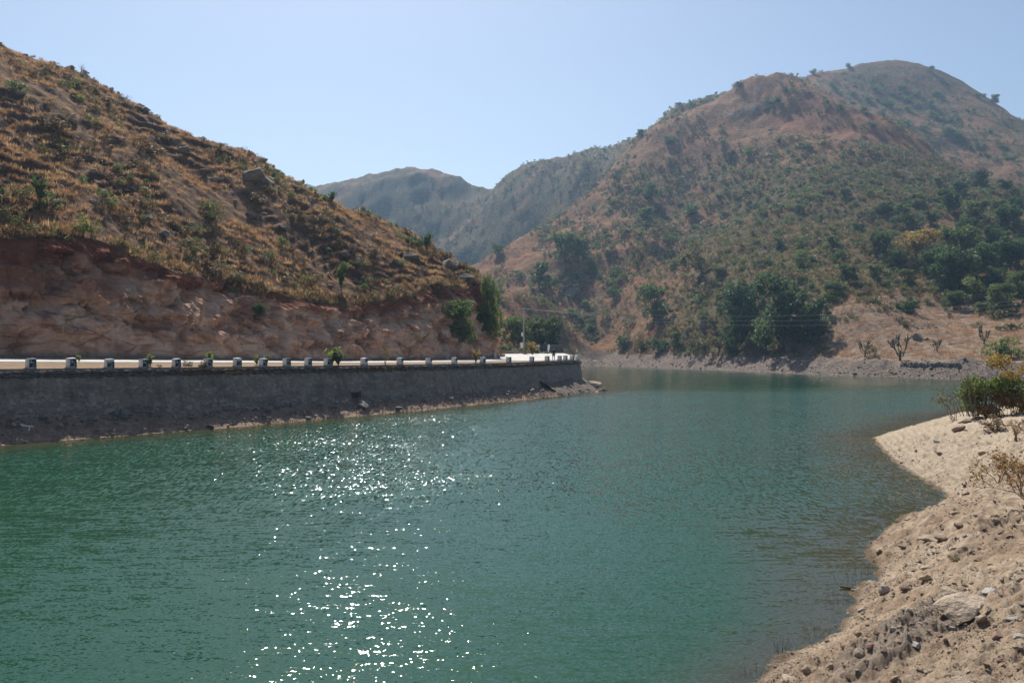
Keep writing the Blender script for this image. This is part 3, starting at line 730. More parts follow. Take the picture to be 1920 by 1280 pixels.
# stones of the top course, each its own piece
tm = [rock_me('stone', rock_mat('wall_stone', (0.06, 0.05, 0.048), (0.13, 0.115, 0.11), (0.24, 0.215, 0.20)) if i == 0 else bpy.data.materials['wall_stone'], 300 + i, 1, 5, (1, .55, .62), 0.1) for i in range(6)]
mossy = rock_mat('mossy_wall_stone', (0.05, 0.035, 0.02), (0.14, 0.075, 0.035), (0.23, 0.13, 0.055))
tm += [rock_me('stone', mossy, 320 + i, 1, 5, (1, .55, .62), 0.1) for i in range(3)]
wa = math.atan2(TD[1], TD[0])
n_st, s_ = 0, -9.0
while s_ < 92 and n_st < 298:
    w_ = rng.uniform(0.42, 0.85)
    rows = (0.0, 0.30) if s_ < 62 else (0.12,)
    for rz_ in rows:
        if n_st >= 298: break
        d_ = float(edge_d(s_)) - 0.07 + rng.uniform(-0.05, 0.05)
        x_, y_ = XY(s_ + (0.2 if rz_ else 0), d_)
        k_ = int(rng.integers(0, 6)) if perlin(s_ * 0.12, 2.2, 171) < 0.12 else int(rng.integers(6, 9))
        hgt = 0.42 if len(rows) == 2 else 0.6
        o_ = ob('stone', tm[k_], wall, (x_ - wl[0], y_ - wl[1], float(zwall(s_)) - 0.66 + rz_ + rng.uniform(-0.03, 0.03)), (rng.normal(0, 0.08), rng.normal(0, 0.08), wa + rng.normal(0, 0.12)), (w_ * 1.12, w_ * 1.0, hgt * rng.uniform(0.9, 1.2)))
        n_st += 1
    s_ += w_ * 0.93

# guard stones on the wall
t = NT('whitewashed_stone'); v = t.pos(obj=True); n = t.noise(v, 5, 6, 0.7)
rn = t.n('ShaderNodeObjectInfo').outputs['Random']
c = t.mix(t.ramp(n, (0.42, 0.0), (0.68, 0.8)), (0.84, 0.83, 0.81), (0.46, 0.44, 0.43))
zz = t.n('ShaderNodeSeparateXYZ', i={0: v}).outputs[2]
c = t.mix(t.math('MULTIPLY', t.ramp(zz, (0.02, 1.0), (0.22, 0.0)), t.ramp(n, (0.35, 0.3), (0.6, 1.0))), c, (0.17, 0.15, 0.14))
M_WHITE = t.surf(c, 0.85, t.bump(n, 0.6, 0.03))
t = NT('black_painted_face'); v = t.pos(obj=True); n = t.noise(v, 4, 5, 0.75, dist=1.5)
c = t.mix(t.ramp(n, (0.54, 0.0), (0.60, 0.9)), (0.035, 0.037, 0.05), (0.55, 0.55, 0.56))
M_BLACK = t.surf(c, 0.8, t.bump(n, 0.4, 0.02))
def guard_body():
    m = MB().box((0, 0, 0.33), (0.58, 0.52, 0.74), 0, 0.94, 0.012); me = m.mesh('body', M_WHITE)
    import bmesh
    bm = bmesh.new(); bm.from_mesh(me); bmesh.ops.bevel(bm, geom=bm.edges[:], offset=0.028, segments=2, affect='EDGES'); bm.to_mesh(me); bm.free(); return me
gb = [guard_body() for _ in range(5)]
gp = [MB().box((0, -0.258, 0.36), (0.46, 0.03, 0.52), 0, 0.97, 0.008).mesh('painted_face', M_BLACK), MB().box((0.06, -0.258, 0.46), (0.34, 0.03, 0.32), 0, 0.97, 0.01).mesh('painted_face', M_BLACK), MB().box((0.0, -0.258, 0.30), (0.50, 0.03, 0.40), 0, 0.95, 0.01).mesh('painted_face', M_BLACK)]
GPX = [58, 134, 205, 270, 331, 390, 445, 493, 538, 578, 614, 683, 750, 804, 852, 905, 954, 997, 1026, 1049, 1060, 1072, 1084, 1092]
sg = np.linspace(-20, 94.5, 1200); xg, yg = XY(sg, edge_d(sg) + 0.34); pg = CX + F * xg / yg; km = int(np.argmax(pg))
ORD = 'first second third fourth fifth sixth seventh eighth ninth tenth eleventh twelfth thirteenth fourteenth fifteenth sixteenth seventeenth eighteenth nineteenth twentieth twenty-first twenty-second twenty-third twenty-fourth'.split()
for i, px_ in enumerate(GPX):
    s_ = float(np.interp(px_, pg[:km + 1], sg[:km + 1])); dd = float(edge_d(s_)) + 0.34
    if px_ >= 1092: s_ = sg[km] + 1.2; dd = float(edge_d(s_)) + 0.34
    x_, y_ = XY(s_, dd)
    x2, y2 = XY(s_ + 0.3, float(edge_d(s_ + 0.3)) + 0.34)
    g = empty('guard_stone', (x_, y_, float(zwall(s_)) - 0.02 + rng.uniform(-0.03, 0.05)), math.atan2(y2 - y_, x2 - x_) + rng.normal(0, 0.05))
    g.rotation_euler[0] = rng.normal(0, 0.03); g.rotation_euler[1] = rng.normal(0, 0.03)
    where = 'counted from the left along the lakeside wall'
    tag(g, f'{ORD[i]} white and black painted guard stone {where}', 'guard stone', 'guard stones along the embankment wall')
    ob('body', gb[i % 5], g); ob('painted_face', gp[(0, 0, 2, 0, 0, 0, 2, 0, 0, 0, 0, 1, 1, 1, 1, 2, 0, 0, 0, 0, 0, 0, 0, 0)[i]], g)

# ------------------------------------------------------------------ plants
M_BARK = plain('grey_bark', (0.12, 0.095, 0.075), 0.95, 0.35, 3.0, 0.6, 0.05)
M_TWIG = plain('dry_twigs', (0.20, 0.15, 0.11), 0.95, 0.35, 3.0, 0.3, 0.02)
L_DARK = leaf_mat('dark_green_leaves', (0.026, 0.056, 0.022), (0.075, 0.125, 0.042), 0.45)
L_MID = leaf_mat('dusty_green_leaves', (0.040, 0.072, 0.022), (0.125, 0.17, 0.05), 0.45)
L_OLIVE = leaf_mat('olive_leaves', (0.055, 0.065, 0.025), (0.15, 0.145, 0.055), 0.45, (0.20, 0.13, 0.06))
L_BRIGHT = leaf_mat('fresh_green_leaves', (0.055, 0.095, 0.02), (0.16, 0.205, 0.05), 0.5)
L_YELLOW = leaf_mat('yellowing_leaves', (0.12, 0.115, 0.025), (0.26, 0.20, 0.05), 0.5, (0.26, 0.11, 0.03))
L_RUST = leaf_mat('rusty_dry_leaves', (0.11, 0.055, 0.034), (0.23, 0.14, 0.065), 0.45, (0.24, 0.18, 0.055))
L_DRY = leaf_mat('brown_scrub_leaves', (0.07, 0.048, 0.03), (0.17, 0.115, 0.06), 0.4)
L_GRASS = leaf_mat('dry_grass_blades', (0.16, 0.10, 0.057), (0.43, 0.29, 0.15), 0.5)
L_GRASS2 = leaf_mat('red_dry_grass_blades', (0.13, 0.06, 0.032), (0.31, 0.165, 0.08), 0.45)
L_CACT = leaf_mat('grey_green_stems', (0.045, 0.058, 0.03), (0.11, 0.125, 0.06), 0.05)

def leaf_quads(c, size, r, elong=1.8, upbias=0.0, axis=None):
    n = len(c); size = np.broadcast_to(size, (n,))
    a = r.normal(size=(n, 3)) if axis is None else axis + 0.35 * r.normal(size=(n, 3))
    a /= np.linalg.norm(a, axis=1)[:, None]
    b = r.normal(size=(n, 3)); b[:, 2] *= (1 - upbias); b -= (b * a).sum(1)[:, None] * a; b /= np.linalg.norm(b, axis=1)[:, None] + 1e-9
    l = (size * 0.5 * elong ** 0.5)[:, None]; w = (size * 0.5 / elong ** 0.5)[:, None]
    v = np.stack([c - a * l, c + b * w, c + a * l, c - b * w], 1).reshape(-1, 3)
    return v, np.arange(n * 4).reshape(-1, 4)

def crown_pts(r, n, blobs, shell=0.55, gap=0.0):
    """points through the volume of several lobes, denser toward each lobe's skin"""
    blobs = np.asarray(blobs, float); vol = blobs[:, 3:6].prod(1) ** (2 / 3); pick = r.choice(len(blobs), n, p=vol / vol.sum())
    u = r.normal(size=(n, 3)); u /= np.linalg.norm(u, axis=1)[:, None]
    rad = shell + (1 - shell) * r.random(n) ** 0.6
    p = blobs[pick, :3] + u * blobs[pick, 3:6] * rad[:, None]
    if gap:
        k = perlin(p[:, 0] * 7 + p[:, 2] * 3, p[:, 1] * 7 - p[:, 2] * 5, int(r.integers(999))) > -gap
        p = p[k]
    return p

def lobes(r, n, spread, base, top, size, flat=0.8):
    out = []
    for i in range(n):
        a = r.uniform(0, 6.283); q = r.random() ** 0.5 * spread; z = r.uniform(base, top); k = 1 - 0.5 * abs((z - base) / (top - base + 1e-6) - 0.4)
        s = size * r.uniform(0.7, 1.3)
        out.append((q * k * math.cos(a), q * k * math.sin(a), z, s, s * r.uniform(0.8, 1.2), s * flat))
    return out

def limbs(r, targets, h0, rad, lean=0.05, mb=None):
    m = mb or MB(); l = r.normal(0, lean, 2)
    top = np.array((l[0], l[1], h0))
    m.tube([(0, 0, -0.05), (l[0] * 0.4, l[1] * 0.4, h0 * 0.5), top], (rad * 1.3, rad, rad * 0.8), 7)
    for t_ in targets:
        t_ = np.array(t_[:3]); mid = top * 0.5 + t_ * 0.5 + r.normal(0, 0.03, 3) + np.array((0, 0, 0.02))
        m.tube([top * 0.96, mid, t_], (rad * 0.55, rad * 0.33, rad * 0.1), 5, False)
    return m

def make_tree(seed, mat, n, size, nl=16, spread=0.32, base=0.35, top=0.85, lob=0.16, flat=0.8, h0=0.3, rad=0.022, elong=1.7, gap=0.15):
    r = np.random.default_rng(seed); b = lobes(r, nl, spread, base, top, lob, flat)
    c = crown_pts(r, n, b, 0.5, gap); v, f = leaf_quads(c, r.uniform(0.7, 1.35, len(c)) * size, r, elong, 0.2)
    return limbs(r, b, h0, rad).mesh('trunk', M_BARK, True), mesh_np('crown', v, f, mat, False)

def make_shrub(seed, mat, n, size, nl=8, spread=0.45, base=0.12, top=0.75, lob=0.22, flat=0.9, stems=6, elong=1.8, gap=0.2, upright=None):
    """one mesh, two materials: stems and leaves; about one unit tall"""
    r = np.random.default_rng(seed); b = lobes(r, nl, spread, base, top, lob, flat)
    c = crown_pts(r, n, b, 0.35, gap)
    v, f = leaf_quads(c, r.uniform(0.7, 1.35, len(c)) * size, r, elong, 0.2, upright)
    m = MB()
    for k in range(stems):
        t_ = np.array(b[k % len(b)][:3]) + r.normal(0, 0.05, 3); m.tube([(r.normal(0, .03), r.normal(0, .03), -0.06), t_ * (0.45, 0.45, 0.6) + r.normal(0, 0.03, 3), t_ * (1, 1, 1.1)], (0.016, 0.011, 0.004), 4, False)
    sv = np.concatenate(m.v); sf = np.array(m.f)
    return mesh_np('shrub', np.concatenate([sv, v]), np.concatenate([sf, f + len(sv)]), [M_TWIG, mat], False, None, np.r_[np.zeros(len(sf)), np.ones(len(f))])

def make_twiggy(seed, leaf=None, n=0, size=0.05, depth=4, spread=0.6, mat=M_TWIG, stems=4, thick=0.014):
    """bare or thinly leaved branching shrub or tree"""
    r = np.random.default_rng(seed); m = MB(); tips = []
    def grow(p, d, l, rad, k):
        q = p + d * l; m.tube([p, p + d * l * 0.5 + r.normal(0, l * 0.06, 3), q], (rad, rad * 0.85, rad * 0.65), 4, False)
        tips.append(q)
        if k > 0:
            for _ in range(2 + (r.random() < 0.4)):
                e = d + r.normal(0, spread, 3) + np.array((0, 0, 0.12)); e /= np.linalg.norm(e); grow(q, e, l * r.uniform(0.55, 0.85), rad * 0.62, k - 1)
    for _ in range(stems):
        d = np.array((r.normal(0, spread * 0.6), r.normal(0, spread * 0.6), 1.0)); d /= np.linalg.norm(d); grow(np.array((r.normal(0, .02), r.normal(0, .02), -0.04)), d, 0.34, thick, depth)
    sv = np.concatenate(m.v); sf = np.array([q for q in m.f]); sc = 1.0 / max(sv[:, 2].max(), 0.3); sv = sv * sc
    if not n: return mesh_np('shrub', sv, sf, [mat], False)
    tp = np.array(tips) * sc; tp = tp[tp[:, 2] > 0.25]; c = tp[r.integers(0, len(tp), n)] + r.normal(0, 0.045, (n, 3))
    v, f = leaf_quads(c, r.uniform(0.6, 1.4, n) * size, r, 1.7)
    return mesh_np('shrub', np.concatenate([sv, v]), np.concatenate([sf, f + len(sv)]), [mat, leaf], False, None, np.r_[np.zeros(len(sf)), np.ones(len(f))])

def make_candelabra(seed):
    r = np.random.default_rng(seed); m = MB()
    m.tube([(0, 0, -0.05), (0.01, 0, 0.18), (0.0, 0.02, 0.34)], (0.04, 0.034, 0.03), 6)
    def arm(p, d, l, rad, k):
        d = d / np.linalg.norm(d); q = p + d * l * 0.5; e = d * (0.45, 0.45, 1) + np.array((0, 0, 0.55)); e /= np.linalg.norm(e); t_ = q + e * l * 0.6
        m.tube([p, q, t_], (rad * 0.85, rad, rad * 0.7), 5)
        if k > 0:
            for _ in range(2 + (r.random() < 0.5)): arm(t_, e + r.normal(0, 0.5, 3) * (1, 1, 0.4), l * r.uniform(0.6, 0.9), rad * 0.85, k - 1)
    for i in range(6):
        a = i * 1.047 + r.normal(0, 0.25); arm(np.array((0, 0.0, r.uniform(0.1, 0.32))), np.array((math.cos(a), math.sin(a), r.uniform(0.3, 0.8))), r.uniform(0.20, 0.32), 0.022, 2)
    v = np.concatenate(m.v); sc = 1.0 / v[:, 2].max()
    me = m.mesh('shrub', L_CACT, True); me.transform(__import__('mathutils').Matrix.Scale(sc, 4)); return me

def make_leafy(seed, mat, stems=9, leaves=15, size=0.17):
    """clump of upright stems with broad leaves, as the milkweed on the verge"""
    r = np.random.default_rng(seed); m = MB(); cs, ax = [], []
    for _ in range(stems):
        a = r.uniform(0, 6.283); t_ = np.array((math.cos(a) * r.uniform(0.1, 0.45), math.sin(a) * r.uniform(0.1, 0.45), r.uniform(0.6, 1.0)))
        m.tube([(0, 0, -0.04), t_ * (0.4, 0.4, 0.55), t_], (0.018, 0.014, 0.007), 4, False)
        for k in range(leaves):
            u = r.uniform(0.25, 1.0); p = t_ * (0.4 * u + 0.6 * u * u, 0.4 * u + 0.6 * u * u, u); b = r.uniform(0, 6.283); d = np.array((math.cos(b), math.sin(b), 0.7)); d /= np.linalg.norm(d)
            cs.append(p + d * size * 0.5); ax.append(d)
    v, f = leaf_quads(np.array(cs), r.uniform(0.7, 1.2, len(cs)) * size, r, 1.9, 0, np.array(ax))
    sv = np.concatenate(m.v); sf = np.array(m.f)
    return mesh_np('plant', np.concatenate([sv, v]), np.concatenate([sf, f + len(sv)]), [M_TWIG, mat], False, None, np.r_[np.zeros(len(sf)), np.ones(len(f))])

def make_tuft(seed, mat, n=34, rad=0.35, h=0.5):
    r = np.random.default_rng(seed); p = r.normal(0, rad * 0.5, (n, 2)); d = np.c_[p * 0.9 / rad + r.normal(0, 0.35, (n, 2)), np.full(n, 1.6)]; d /= np.linalg.norm(d, axis=1)[:, None]
    l = h * r.uniform(0.5, 1.2, n)[:, None]; b0 = np.c_[p, np.full(n, -0.06)]; w = np.cross(d, r.normal(size=(n, 3))); w /= np.linalg.norm(w, axis=1)[:, None]; w *= 0.028
    v = np.stack([b0 - w, b0 + w, b0 + d * l], 1).reshape(-1, 3)
    return mesh_np('tuft', v, np.arange(3 * n).reshape(-1, 3), mat, False)

def scatter(name, pts, scale, srcs, label, cat=None, tilt=0.15, nonuni=False):
    """uncountable ground cover: one object, copies of a few small shapes at many points"""
    n = len(pts); me = bpy.data.meshes.new(name); me.vertices.add(n); me.vertices.foreach_set('co', np.asarray(pts, np.float32).ravel())
    a = me.attributes.new('sc', 'FLOAT_VECTOR', 'POINT')
    sv = np.repeat(np.asarray(scale, np.float32)[:, None], 3, 1)
    if nonuni: sv = sv * rng.uniform(0.6, 1.25, (n, 3))
    a.data.foreach_set('vector', sv.astype(np.float32).ravel())
    a = me.attributes.new('rt', 'FLOAT_VECTOR', 'POINT'); a.data.foreach_set('vector', np.c_[rng.normal(0, tilt, n), rng.normal(0, tilt, n), rng.uniform(0, 6.283, n)].astype(np.float32).ravel())
    coll = bpy.data.collections.new(name + '_shapes')
    for k, s in enumerate(srcs): coll.objects.link(bpy.data.objects.new(f'{name}_shape', s))
    ng = bpy.data.node_groups.new(name, 'GeometryNodeTree')
    ng.interface.new_socket('Geometry', in_out='INPUT', socket_type='NodeSocketGeometry'); ng.interface.new_socket('Geometry', in_out='OUTPUT', socket_type='NodeSocketGeometry')
    N = ng.nodes.new; gi, go = N('NodeGroupInput'), N('NodeGroupOutput')
    ci = N('GeometryNodeCollectionInfo'); ci.inputs[0].default_value = coll; ci.inputs['Separate Children'].default_value = True; ci.inputs['Reset Children'].default_value = True
    ip = N('GeometryNodeInstanceOnPoints'); ip.inputs['Pick Instance'].default_value = True
    A1, A2 = N('GeometryNodeInputNamedAttribute'), N('GeometryNodeInputNamedAttribute')
    for q, nm in ((A1, 'sc'), (A2, 'rt')): q.data_type = 'FLOAT_VECTOR'; q.inputs['Name'].default_value = nm
    e2r = N('FunctionNodeEulerToRotation'); L = ng.links.new
    L(gi.outputs[0], ip.inputs['Points']); L(ci.outputs[0], ip.inputs['Instance']); L(A1.outputs[0], ip.inputs['Scale']); L(A2.outputs[0], e2r.inputs[0]); L(e2r.outputs[0], ip.inputs['Rotation']); L(ip.outputs[0], go.inputs[0])
    o = ob(name, me); md = o.modifiers.new('scatter', 'NODES'); md.node_group = ng
    return tag(o, label, cat, kind='stuff')

TREES = {'broad': [make_tree(s, L_DARK, 8500, 0.034, 26, 0.40, 0.10, 0.86, 0.14, h0=0.2, gap=0.22) for s in (1, 2, 10)],
         'round': [make_tree(s, L_MID, 4200, 0.040, 18, 0.36, 0.12, 0.84, 0.15, h0=0.2, gap=0.3) for s in (3, 4, 12)],
         'airy': [make_tree(s, L_OLIVE, 2600, 0.038, 18, 0.42, 0.28, 0.90, 0.13, 0.6, 0.28, 0.018, gap=0.1) for s in (5, 6)],
         'dome': [make_tree(7, L_YELLOW, 3600, 0.038, 16, 0.42, 0.30, 0.80, 0.17, 0.7, gap=0.2)],
         'umbrella': [make_tree(8, L_OLIVE, 900, 0.06, 8, 0.36, 0.74, 0.92, 0.13, 0.55, 0.6, 0.02, gap=0.1)],
         'fresh': [make_tree(9, L_BRIGHT, 3000, 0.042, 14, 0.42, 0.22, 0.80, 0.16, 0.75, gap=0.15)]}
SHRUBS = {'green': [make_shrub(s, L_MID, 900, 0.075) for s in (11, 12, 13)],
          'dark': [make_shrub(s, L_DARK, 1000, 0.08, 9, 0.5, 0.12, 0.7, 0.24) for s in (14, 15)],
          'olive': [make_shrub(s, L_OLIVE, 700, 0.075, gap=0.05) for s in (16, 17, 18)],
          'bright': [make_shrub(s, L_BRIGHT, 800, 0.075, gap=0.1) for s in (19, 20)],
          'dry': [make_shrub(s, L_DRY, 550, 0.07, gap=0.0, stems=10) for s in (21, 22)],
          'bare': [make_twiggy(s, None, 0, depth=4, spread=0.38) for s in (23, 24)],
          'thin': [make_twiggy(s, L_OLIVE, 160, 0.07, 3, 0.4, stems=5) for s in (25, 26)],
          'cactus': [make_candelabra(s) for s in (27, 28, 29)],
          'leafy': [make_leafy(s, L_BRIGHT) for s in (30, 31)],
          'gold': [make_leafy(32, L_YELLOW, 11, 16, 0.13)],
          'spiky': [make_leafy(33, L_DARK, 16, 10, 0.16), make_leafy(34, L_OLIVE, 12, 10, 0.2)]}

CATN = {'broad': 'tree', 'round': 'tree', 'airy': 'tree', 'dome': 'tree', 'umbrella': 'tree', 'fresh': 'tree'}
LASTP, EXTRA = [None], []
def plant(kind, p, h, label, group=None, w=1.0, sink=0.0):
    rz = rng.uniform(0, 6.283)
    if kind in TREES:
        tr, cr = TREES[kind][int(rng.integers(len(TREES[kind])))]
        o = empty('tree', (p[0], p[1], p[2] - sink), rz); o.scale = (h * w, h * w, h)
        ob('trunk', tr, o); ob('crown', cr, o); cat = 'tree'
    else:
        me = SHRUBS[kind][int(rng.integers(len(SHRUBS[kind])))]
        nm, cat = (('plant', 'plant') if kind in ('leafy', 'gold', 'spiky') else ('shrub', 'shrub'))
        o = ob(nm, me, None, (p[0], p[1], p[2] - sink), (0, 0, rz), (h * w, h * w, h))
    LASTP[0] = o
    return tag(o, label, cat, group)

def at_px(fn, px, py, hpx, kind, label, group=None, w=1.0):
    p = fn(px, py)
    if p is None: return None
    return plant(kind, p, hpx * p[1] / F, label, group, w)

USED = set()
def auto_label(words, px, py, marks):
    """says which one of many alike by the easily found thing beside it"""
    order = sorted(marks, key=lambda m: math.hypot((m[0] - px), (m[1] - py)))
    for far in range(len(order)):
        mx_, my_, nm = order[far]; dx, dy = px - mx_, py - my_; dist = math.hypot(dx, dy)
        if far > 5: break
        hor = ('right of' if dx > 0 else 'left of'); ver = ('below' if dy > 0 else 'above')
        w = ver if abs(dx) < 0.45 * abs(dy) else (hor if abs(dy) < 0.45 * abs(dx) else f'{ver} and {hor}')
        for near in (('close' if dist < 45 else 'some way'), ''):
            lab = f'{words} {near} {w} {nm}'.replace('  ', ' ')
            if lab not in USED and len(lab.split()) <= 16: USED.add(lab); return lab
    return f'{words} {near} {w} {nm}'.replace('  ', ' ')

# trees and shrubs one can pick out on the far shore and the big hill: photo column, foot row, height in photo pixels
FARP = [
 (1468, 657, 158, 'broad', 'largest dark green tree standing near the far waterline', 0.9),
 (1388, 645, 126, 'broad', 'dark green tree growing against the left of the largest shore tree', 0.75),
 (1520, 642, 88, 'broad', 'small dark tree on the sunny right edge of the big tree group', 0.9),
 (1432, 662, 70, 'round', 'low green tree under the front of the dark tree group', 1.1),
 (1225, 604, 78, 'round', 'rounded blue-green tree alone on the slope above the power lines', 1.0),
 (1308, 530, 82, 'airy', 'thin olive tree with visible branches above the dark tree group', 1.15),
 (1196, 512, 58, 'airy', 'slim pale green tree on the side of the knoll', 0.7),
 (1172, 464, 40, 'umbrella', 'flat-topped small tree on the crest of the knoll', 1.1),
 (1134, 466, 30, 'umbrella', 'tiny pale flat-topped tree left of the knoll crest', 1.0),
 (1232, 456, 42, 'airy', 'thin grey-green tree behind the knoll crest', 1.2),
 (1058, 492, 72, 'round', 'leafy tree beside the grey rock outcrop', 0.9),
 (1088, 488, 56, 'round', 'dark bushy tree right of the grey rock outcrop', 0.9),
 (1014, 548, 62, 'round', 'spreading green tree below the grey rock outcrop', 1.0),
 (932, 478, 28, 'dark', 'small dark tree on the ridge edge above the valley', 0.8),
 (1345, 668, 58, 'airy', 'feathery light green tree low by the shore, foot hidden in scrub', 1.5),
 (1300, 664, 46, 'airy', 'olive shrubby tree by the far waterline left of the feathery one', 1.2),
 (1405, 668, 44, 'airy', 'olive shrubby tree by the far waterline right of the feathery one', 1.1),
 (1268, 655, 36, 'round', 'small round tree above the rocky far bank', 1.1),
 (1720, 490, 70, 'dome', 'yellowish green dome-shaped tree at the edge of the dark wood', 1.3),
 (1800, 492, 86, 'round', 'tall rounded green tree behind the yellowish dome tree', 1.1),
 (1795, 548, 88, 'broad', 'glossy dark tree in front of the yellowish dome tree', 1.2),
 (1750, 520, 60, 'broad', 'dark tree directly below the yellowish dome tree', 1.1),
 (1850, 520, 74, 'broad', 'dark tree in the thick of the wood at the right', 1.2),
 (1895, 505, 62, 'broad', 'dark tree at the right border of the picture below the hill', 1.2),
 (1828, 568, 52, 'fresh', 'bright green low tree under the dark wood', 1.5),
 (1880, 590, 66, 'round', 'dusty green tree at the lower right of the wood', 1.1),
 (1915, 570, 70, 'round', 'dusty green tree cut by the right border above the field', 1.0),
 (1790, 580, 40, 'broad', 'squat dark tree at the lower edge of the wood above the field', 1.4),
 (1650, 478, 48, 'broad', 'dark tree at the left border of the wood', 1.1),
 (1590, 530, 40, 'broad', 'solitary dark bush-like tree on the scrubby slope above the field', 1.1),
 (1690, 420, 40, 'round', 'green tree higher up the slope above the yellowish dome tree', 1.2),
 (1780, 400, 50, 'broad', 'dark tree above the wood on the gully side', 1.1),
 (1830, 420, 56, 'round', 'round tree above the wood near its right end', 1.1),
 (1890, 430, 50, 'broad', 'uppermost dark tree of the wood at the right border', 1.2),
 (1840, 350, 34, 'broad', 'dark tree on the flank of the front spur', 1.2),
 (1710, 588, 34, 'dark', 'dark green shrub standing in the dry field', 0.9),
 (1688, 676, 52, 'cactus', 'largest branching candelabra shrub by the far waterline', 1.1),
 (1622, 668, 32, 'cactus', 'small candelabra shrub left of the largest one', 1.1),
 (1757, 660, 26, 'cactus', 'thin candelabra shrub between the field boulders', 0.9),
 (1845, 645, 38, 'cactus', 'dark candelabra shrub at the right of the field', 1.0),
 (1868, 676, 48, 'bright', 'bright green bush at the right end of the field', 1.3),
 (1900, 672, 44, 'bright', 'bright green bush cut by the right border beside its twin', 1.2),
 (1640, 668, 24, 'olive', 'low olive shrub between the candelabra shrubs', 1.3),
 (1295, 404, 26, 'dark', 'solitary very dark round bush on the middle of the slope', 1.2),
 (1255, 268, 18, 'dark', 'dark bush below the red slope under the left ridge', 1.5),
 (1450, 196, 20, 'dark', 'dark bush just under the front summit', 1.3),
 (1472, 174, 14, 'dark', 'small bush right above the dark one under the front summit', 1.2),
 (1865, 196, 20, 'round', 'little tree on the right skyline of the far peak', 1.2),
 (1838, 184, 12, 'dark', 'low bush on the right skyline left of the little tree', 1.4),
 (1592, 130, 12, 'dark', 'bush on the skyline between the two summits', 1.2),
 (1525, 138, 10, 'dark', 'low bush on the skyline saddle beside the front summit', 1.5),
 (1480, 139, 9, 'dark', 'dot-like bush on top of the front summit', 1.5),
 (1746, 134, 12, 'dark', 'bush on the skyline right of the far peak', 1.2),
 (1384, 164, 14, 'dark', 'bush on the left skyline shoulder of the front summit', 1.5),
 (1322, 194, 12, 'dark', 'bush on the left skyline lower than the summit shoulder', 1.5),
 (1200, 258, 16, 'round', 'small tree on the left skyline of the big hill', 1.3),
 (1134, 284, 9, 'dark', 'dot of a bush on the far saddle skyline', 1.3),
 (1100, 330, 40, 'airy', 'grey-green tree by the rocks on the left edge of the big hill', 1.2),
 (1160, 352, 40, 'airy', 'grey-green tree on the upper left edge of the big hill', 1.3),
 (1220, 375, 36, 'round', 'green tree in the middle of the left slope', 1.0),
 (1212, 416, 34, 'round', 'green tree lower on the left slope above the knoll', 1.2),
 (1355, 270, 16, 'green', 'green bush on the upper slope near the rock ribs', 1.4),
 (1405, 292, 20, 'green', 'green bush beside the stone heap on the upper slope', 1.4),
]
for a, b, h, k, lab, w in FARP: at_px(hitR, a, b, h, k, lab, None, w)

MARKS = [(1468, 600, 'the largest dark shore tree'), (1225, 565, 'the rounded blue-green tree'), (1308, 490, 'the thin olive tree'), (1172, 445, 'the flat-topped knoll tree'), (1058, 455, 'the grey rock outcrop'), (1014, 520, 'the spreading tree below the outcrop'), (1345, 640, 'the feathery shore tree'), (1720, 455, 'the yellowish dome tree'), (1828, 545, 'the bright low tree under the wood'), (1590, 515, 'the solitary tree above the field'), (1688, 655, 'the largest candelabra shrub'), (1710, 575, 'the dark shrub in the field'), (1720, 630, 'the field boulders'), (1295, 392, 'the solitary very dark bush'), (1255, 258, 'the bush below the red slope'), (1450, 186, 'the dark bush under the front summit'), (1450, 136, 'the front summit'), (1680, 114, 'the far peak'), (1865, 188, 'the little skyline tree'), (1200, 250, 'the tree on the left skyline'), (1160, 335, 'the tree on the upper left edge'), (1220, 360, 'the tree amid the left slope'), (1405, 282, 'the stone heap'), (1840, 335, 'the tree on the front spur'), (1915, 540, 'the tree cut by the right border'), (1100, 315, 'the tree by the edge rocks'), (1690, 400, 'the tree above the dome tree'), (1500, 330, 'the middle of the front spur'), (1400, 430, 'the bare slope amid the hill'), (1880, 655, 'the bright bushes by the field')]
# more trees of the wood and along the far waterline
for a, b, h, k in [(1560, 470, 34, 'round'), (1610, 440, 30, 'broad'), (1640, 520, 36, 'round'), (1680, 500, 40, 'broad'), (1700, 535, 38, 'round'), (1660, 400, 28, 'broad'), (1720, 390, 34, 'round'), (1745, 420, 36, 'broad'), (1770, 455, 44, 'broad'), (1815, 450, 50, 'broad'), (1860, 470, 52, 'broad'), (1880, 460, 46, 'round'), (1910, 480, 50, 'broad'), (1865, 545, 56, 'broad'), (1905, 545, 54, 'broad'), (1840, 590, 44, 'round'), (1760, 560, 34, 'olive'), (1870, 400, 40, 'round'), (1905, 400, 38, 'broad'), (1800, 365, 30, 'broad'), (1760, 350, 26, 'round'), (1885, 360, 30, 'broad'), (1540, 590, 36, 'airy'), (1560, 555, 34, 'broad'), (1500, 500, 30, 'round'), (1460, 470, 30, 'broad'), (1430, 505, 34, 'airy'), (1540, 420, 28, 'round'), (1500, 400, 24, 'broad'), (1585, 370, 24, 'broad'), (1350, 520, 30, 'round'), (1270, 575, 30, 'airy'), (1150, 560, 28, 'dark'), (1110, 510, 30, 'round'), (1130, 600, 30, 'olive'), (1170, 650, 34, 'dark'), (1205, 655, 36, 'olive'), (1235, 660, 34, 'dark'), (1445, 668, 40, 'olive'), (1490, 668, 36, 'airy'), (1540, 666, 34, 'olive'), (1370, 668, 40, 'round'), (1320, 600, 34, 'dark'), (1290, 625, 30, 'olive'), (1380, 560, 40, 'airy'), (1350, 560, 30, 'airy')]:
    at_px(hitR, a, b, h * rng.uniform(0.65, 1.0), k, None, None, rng.uniform(0.95, 1.4))
    EXTRA.append((LASTP[0], a, b, k))
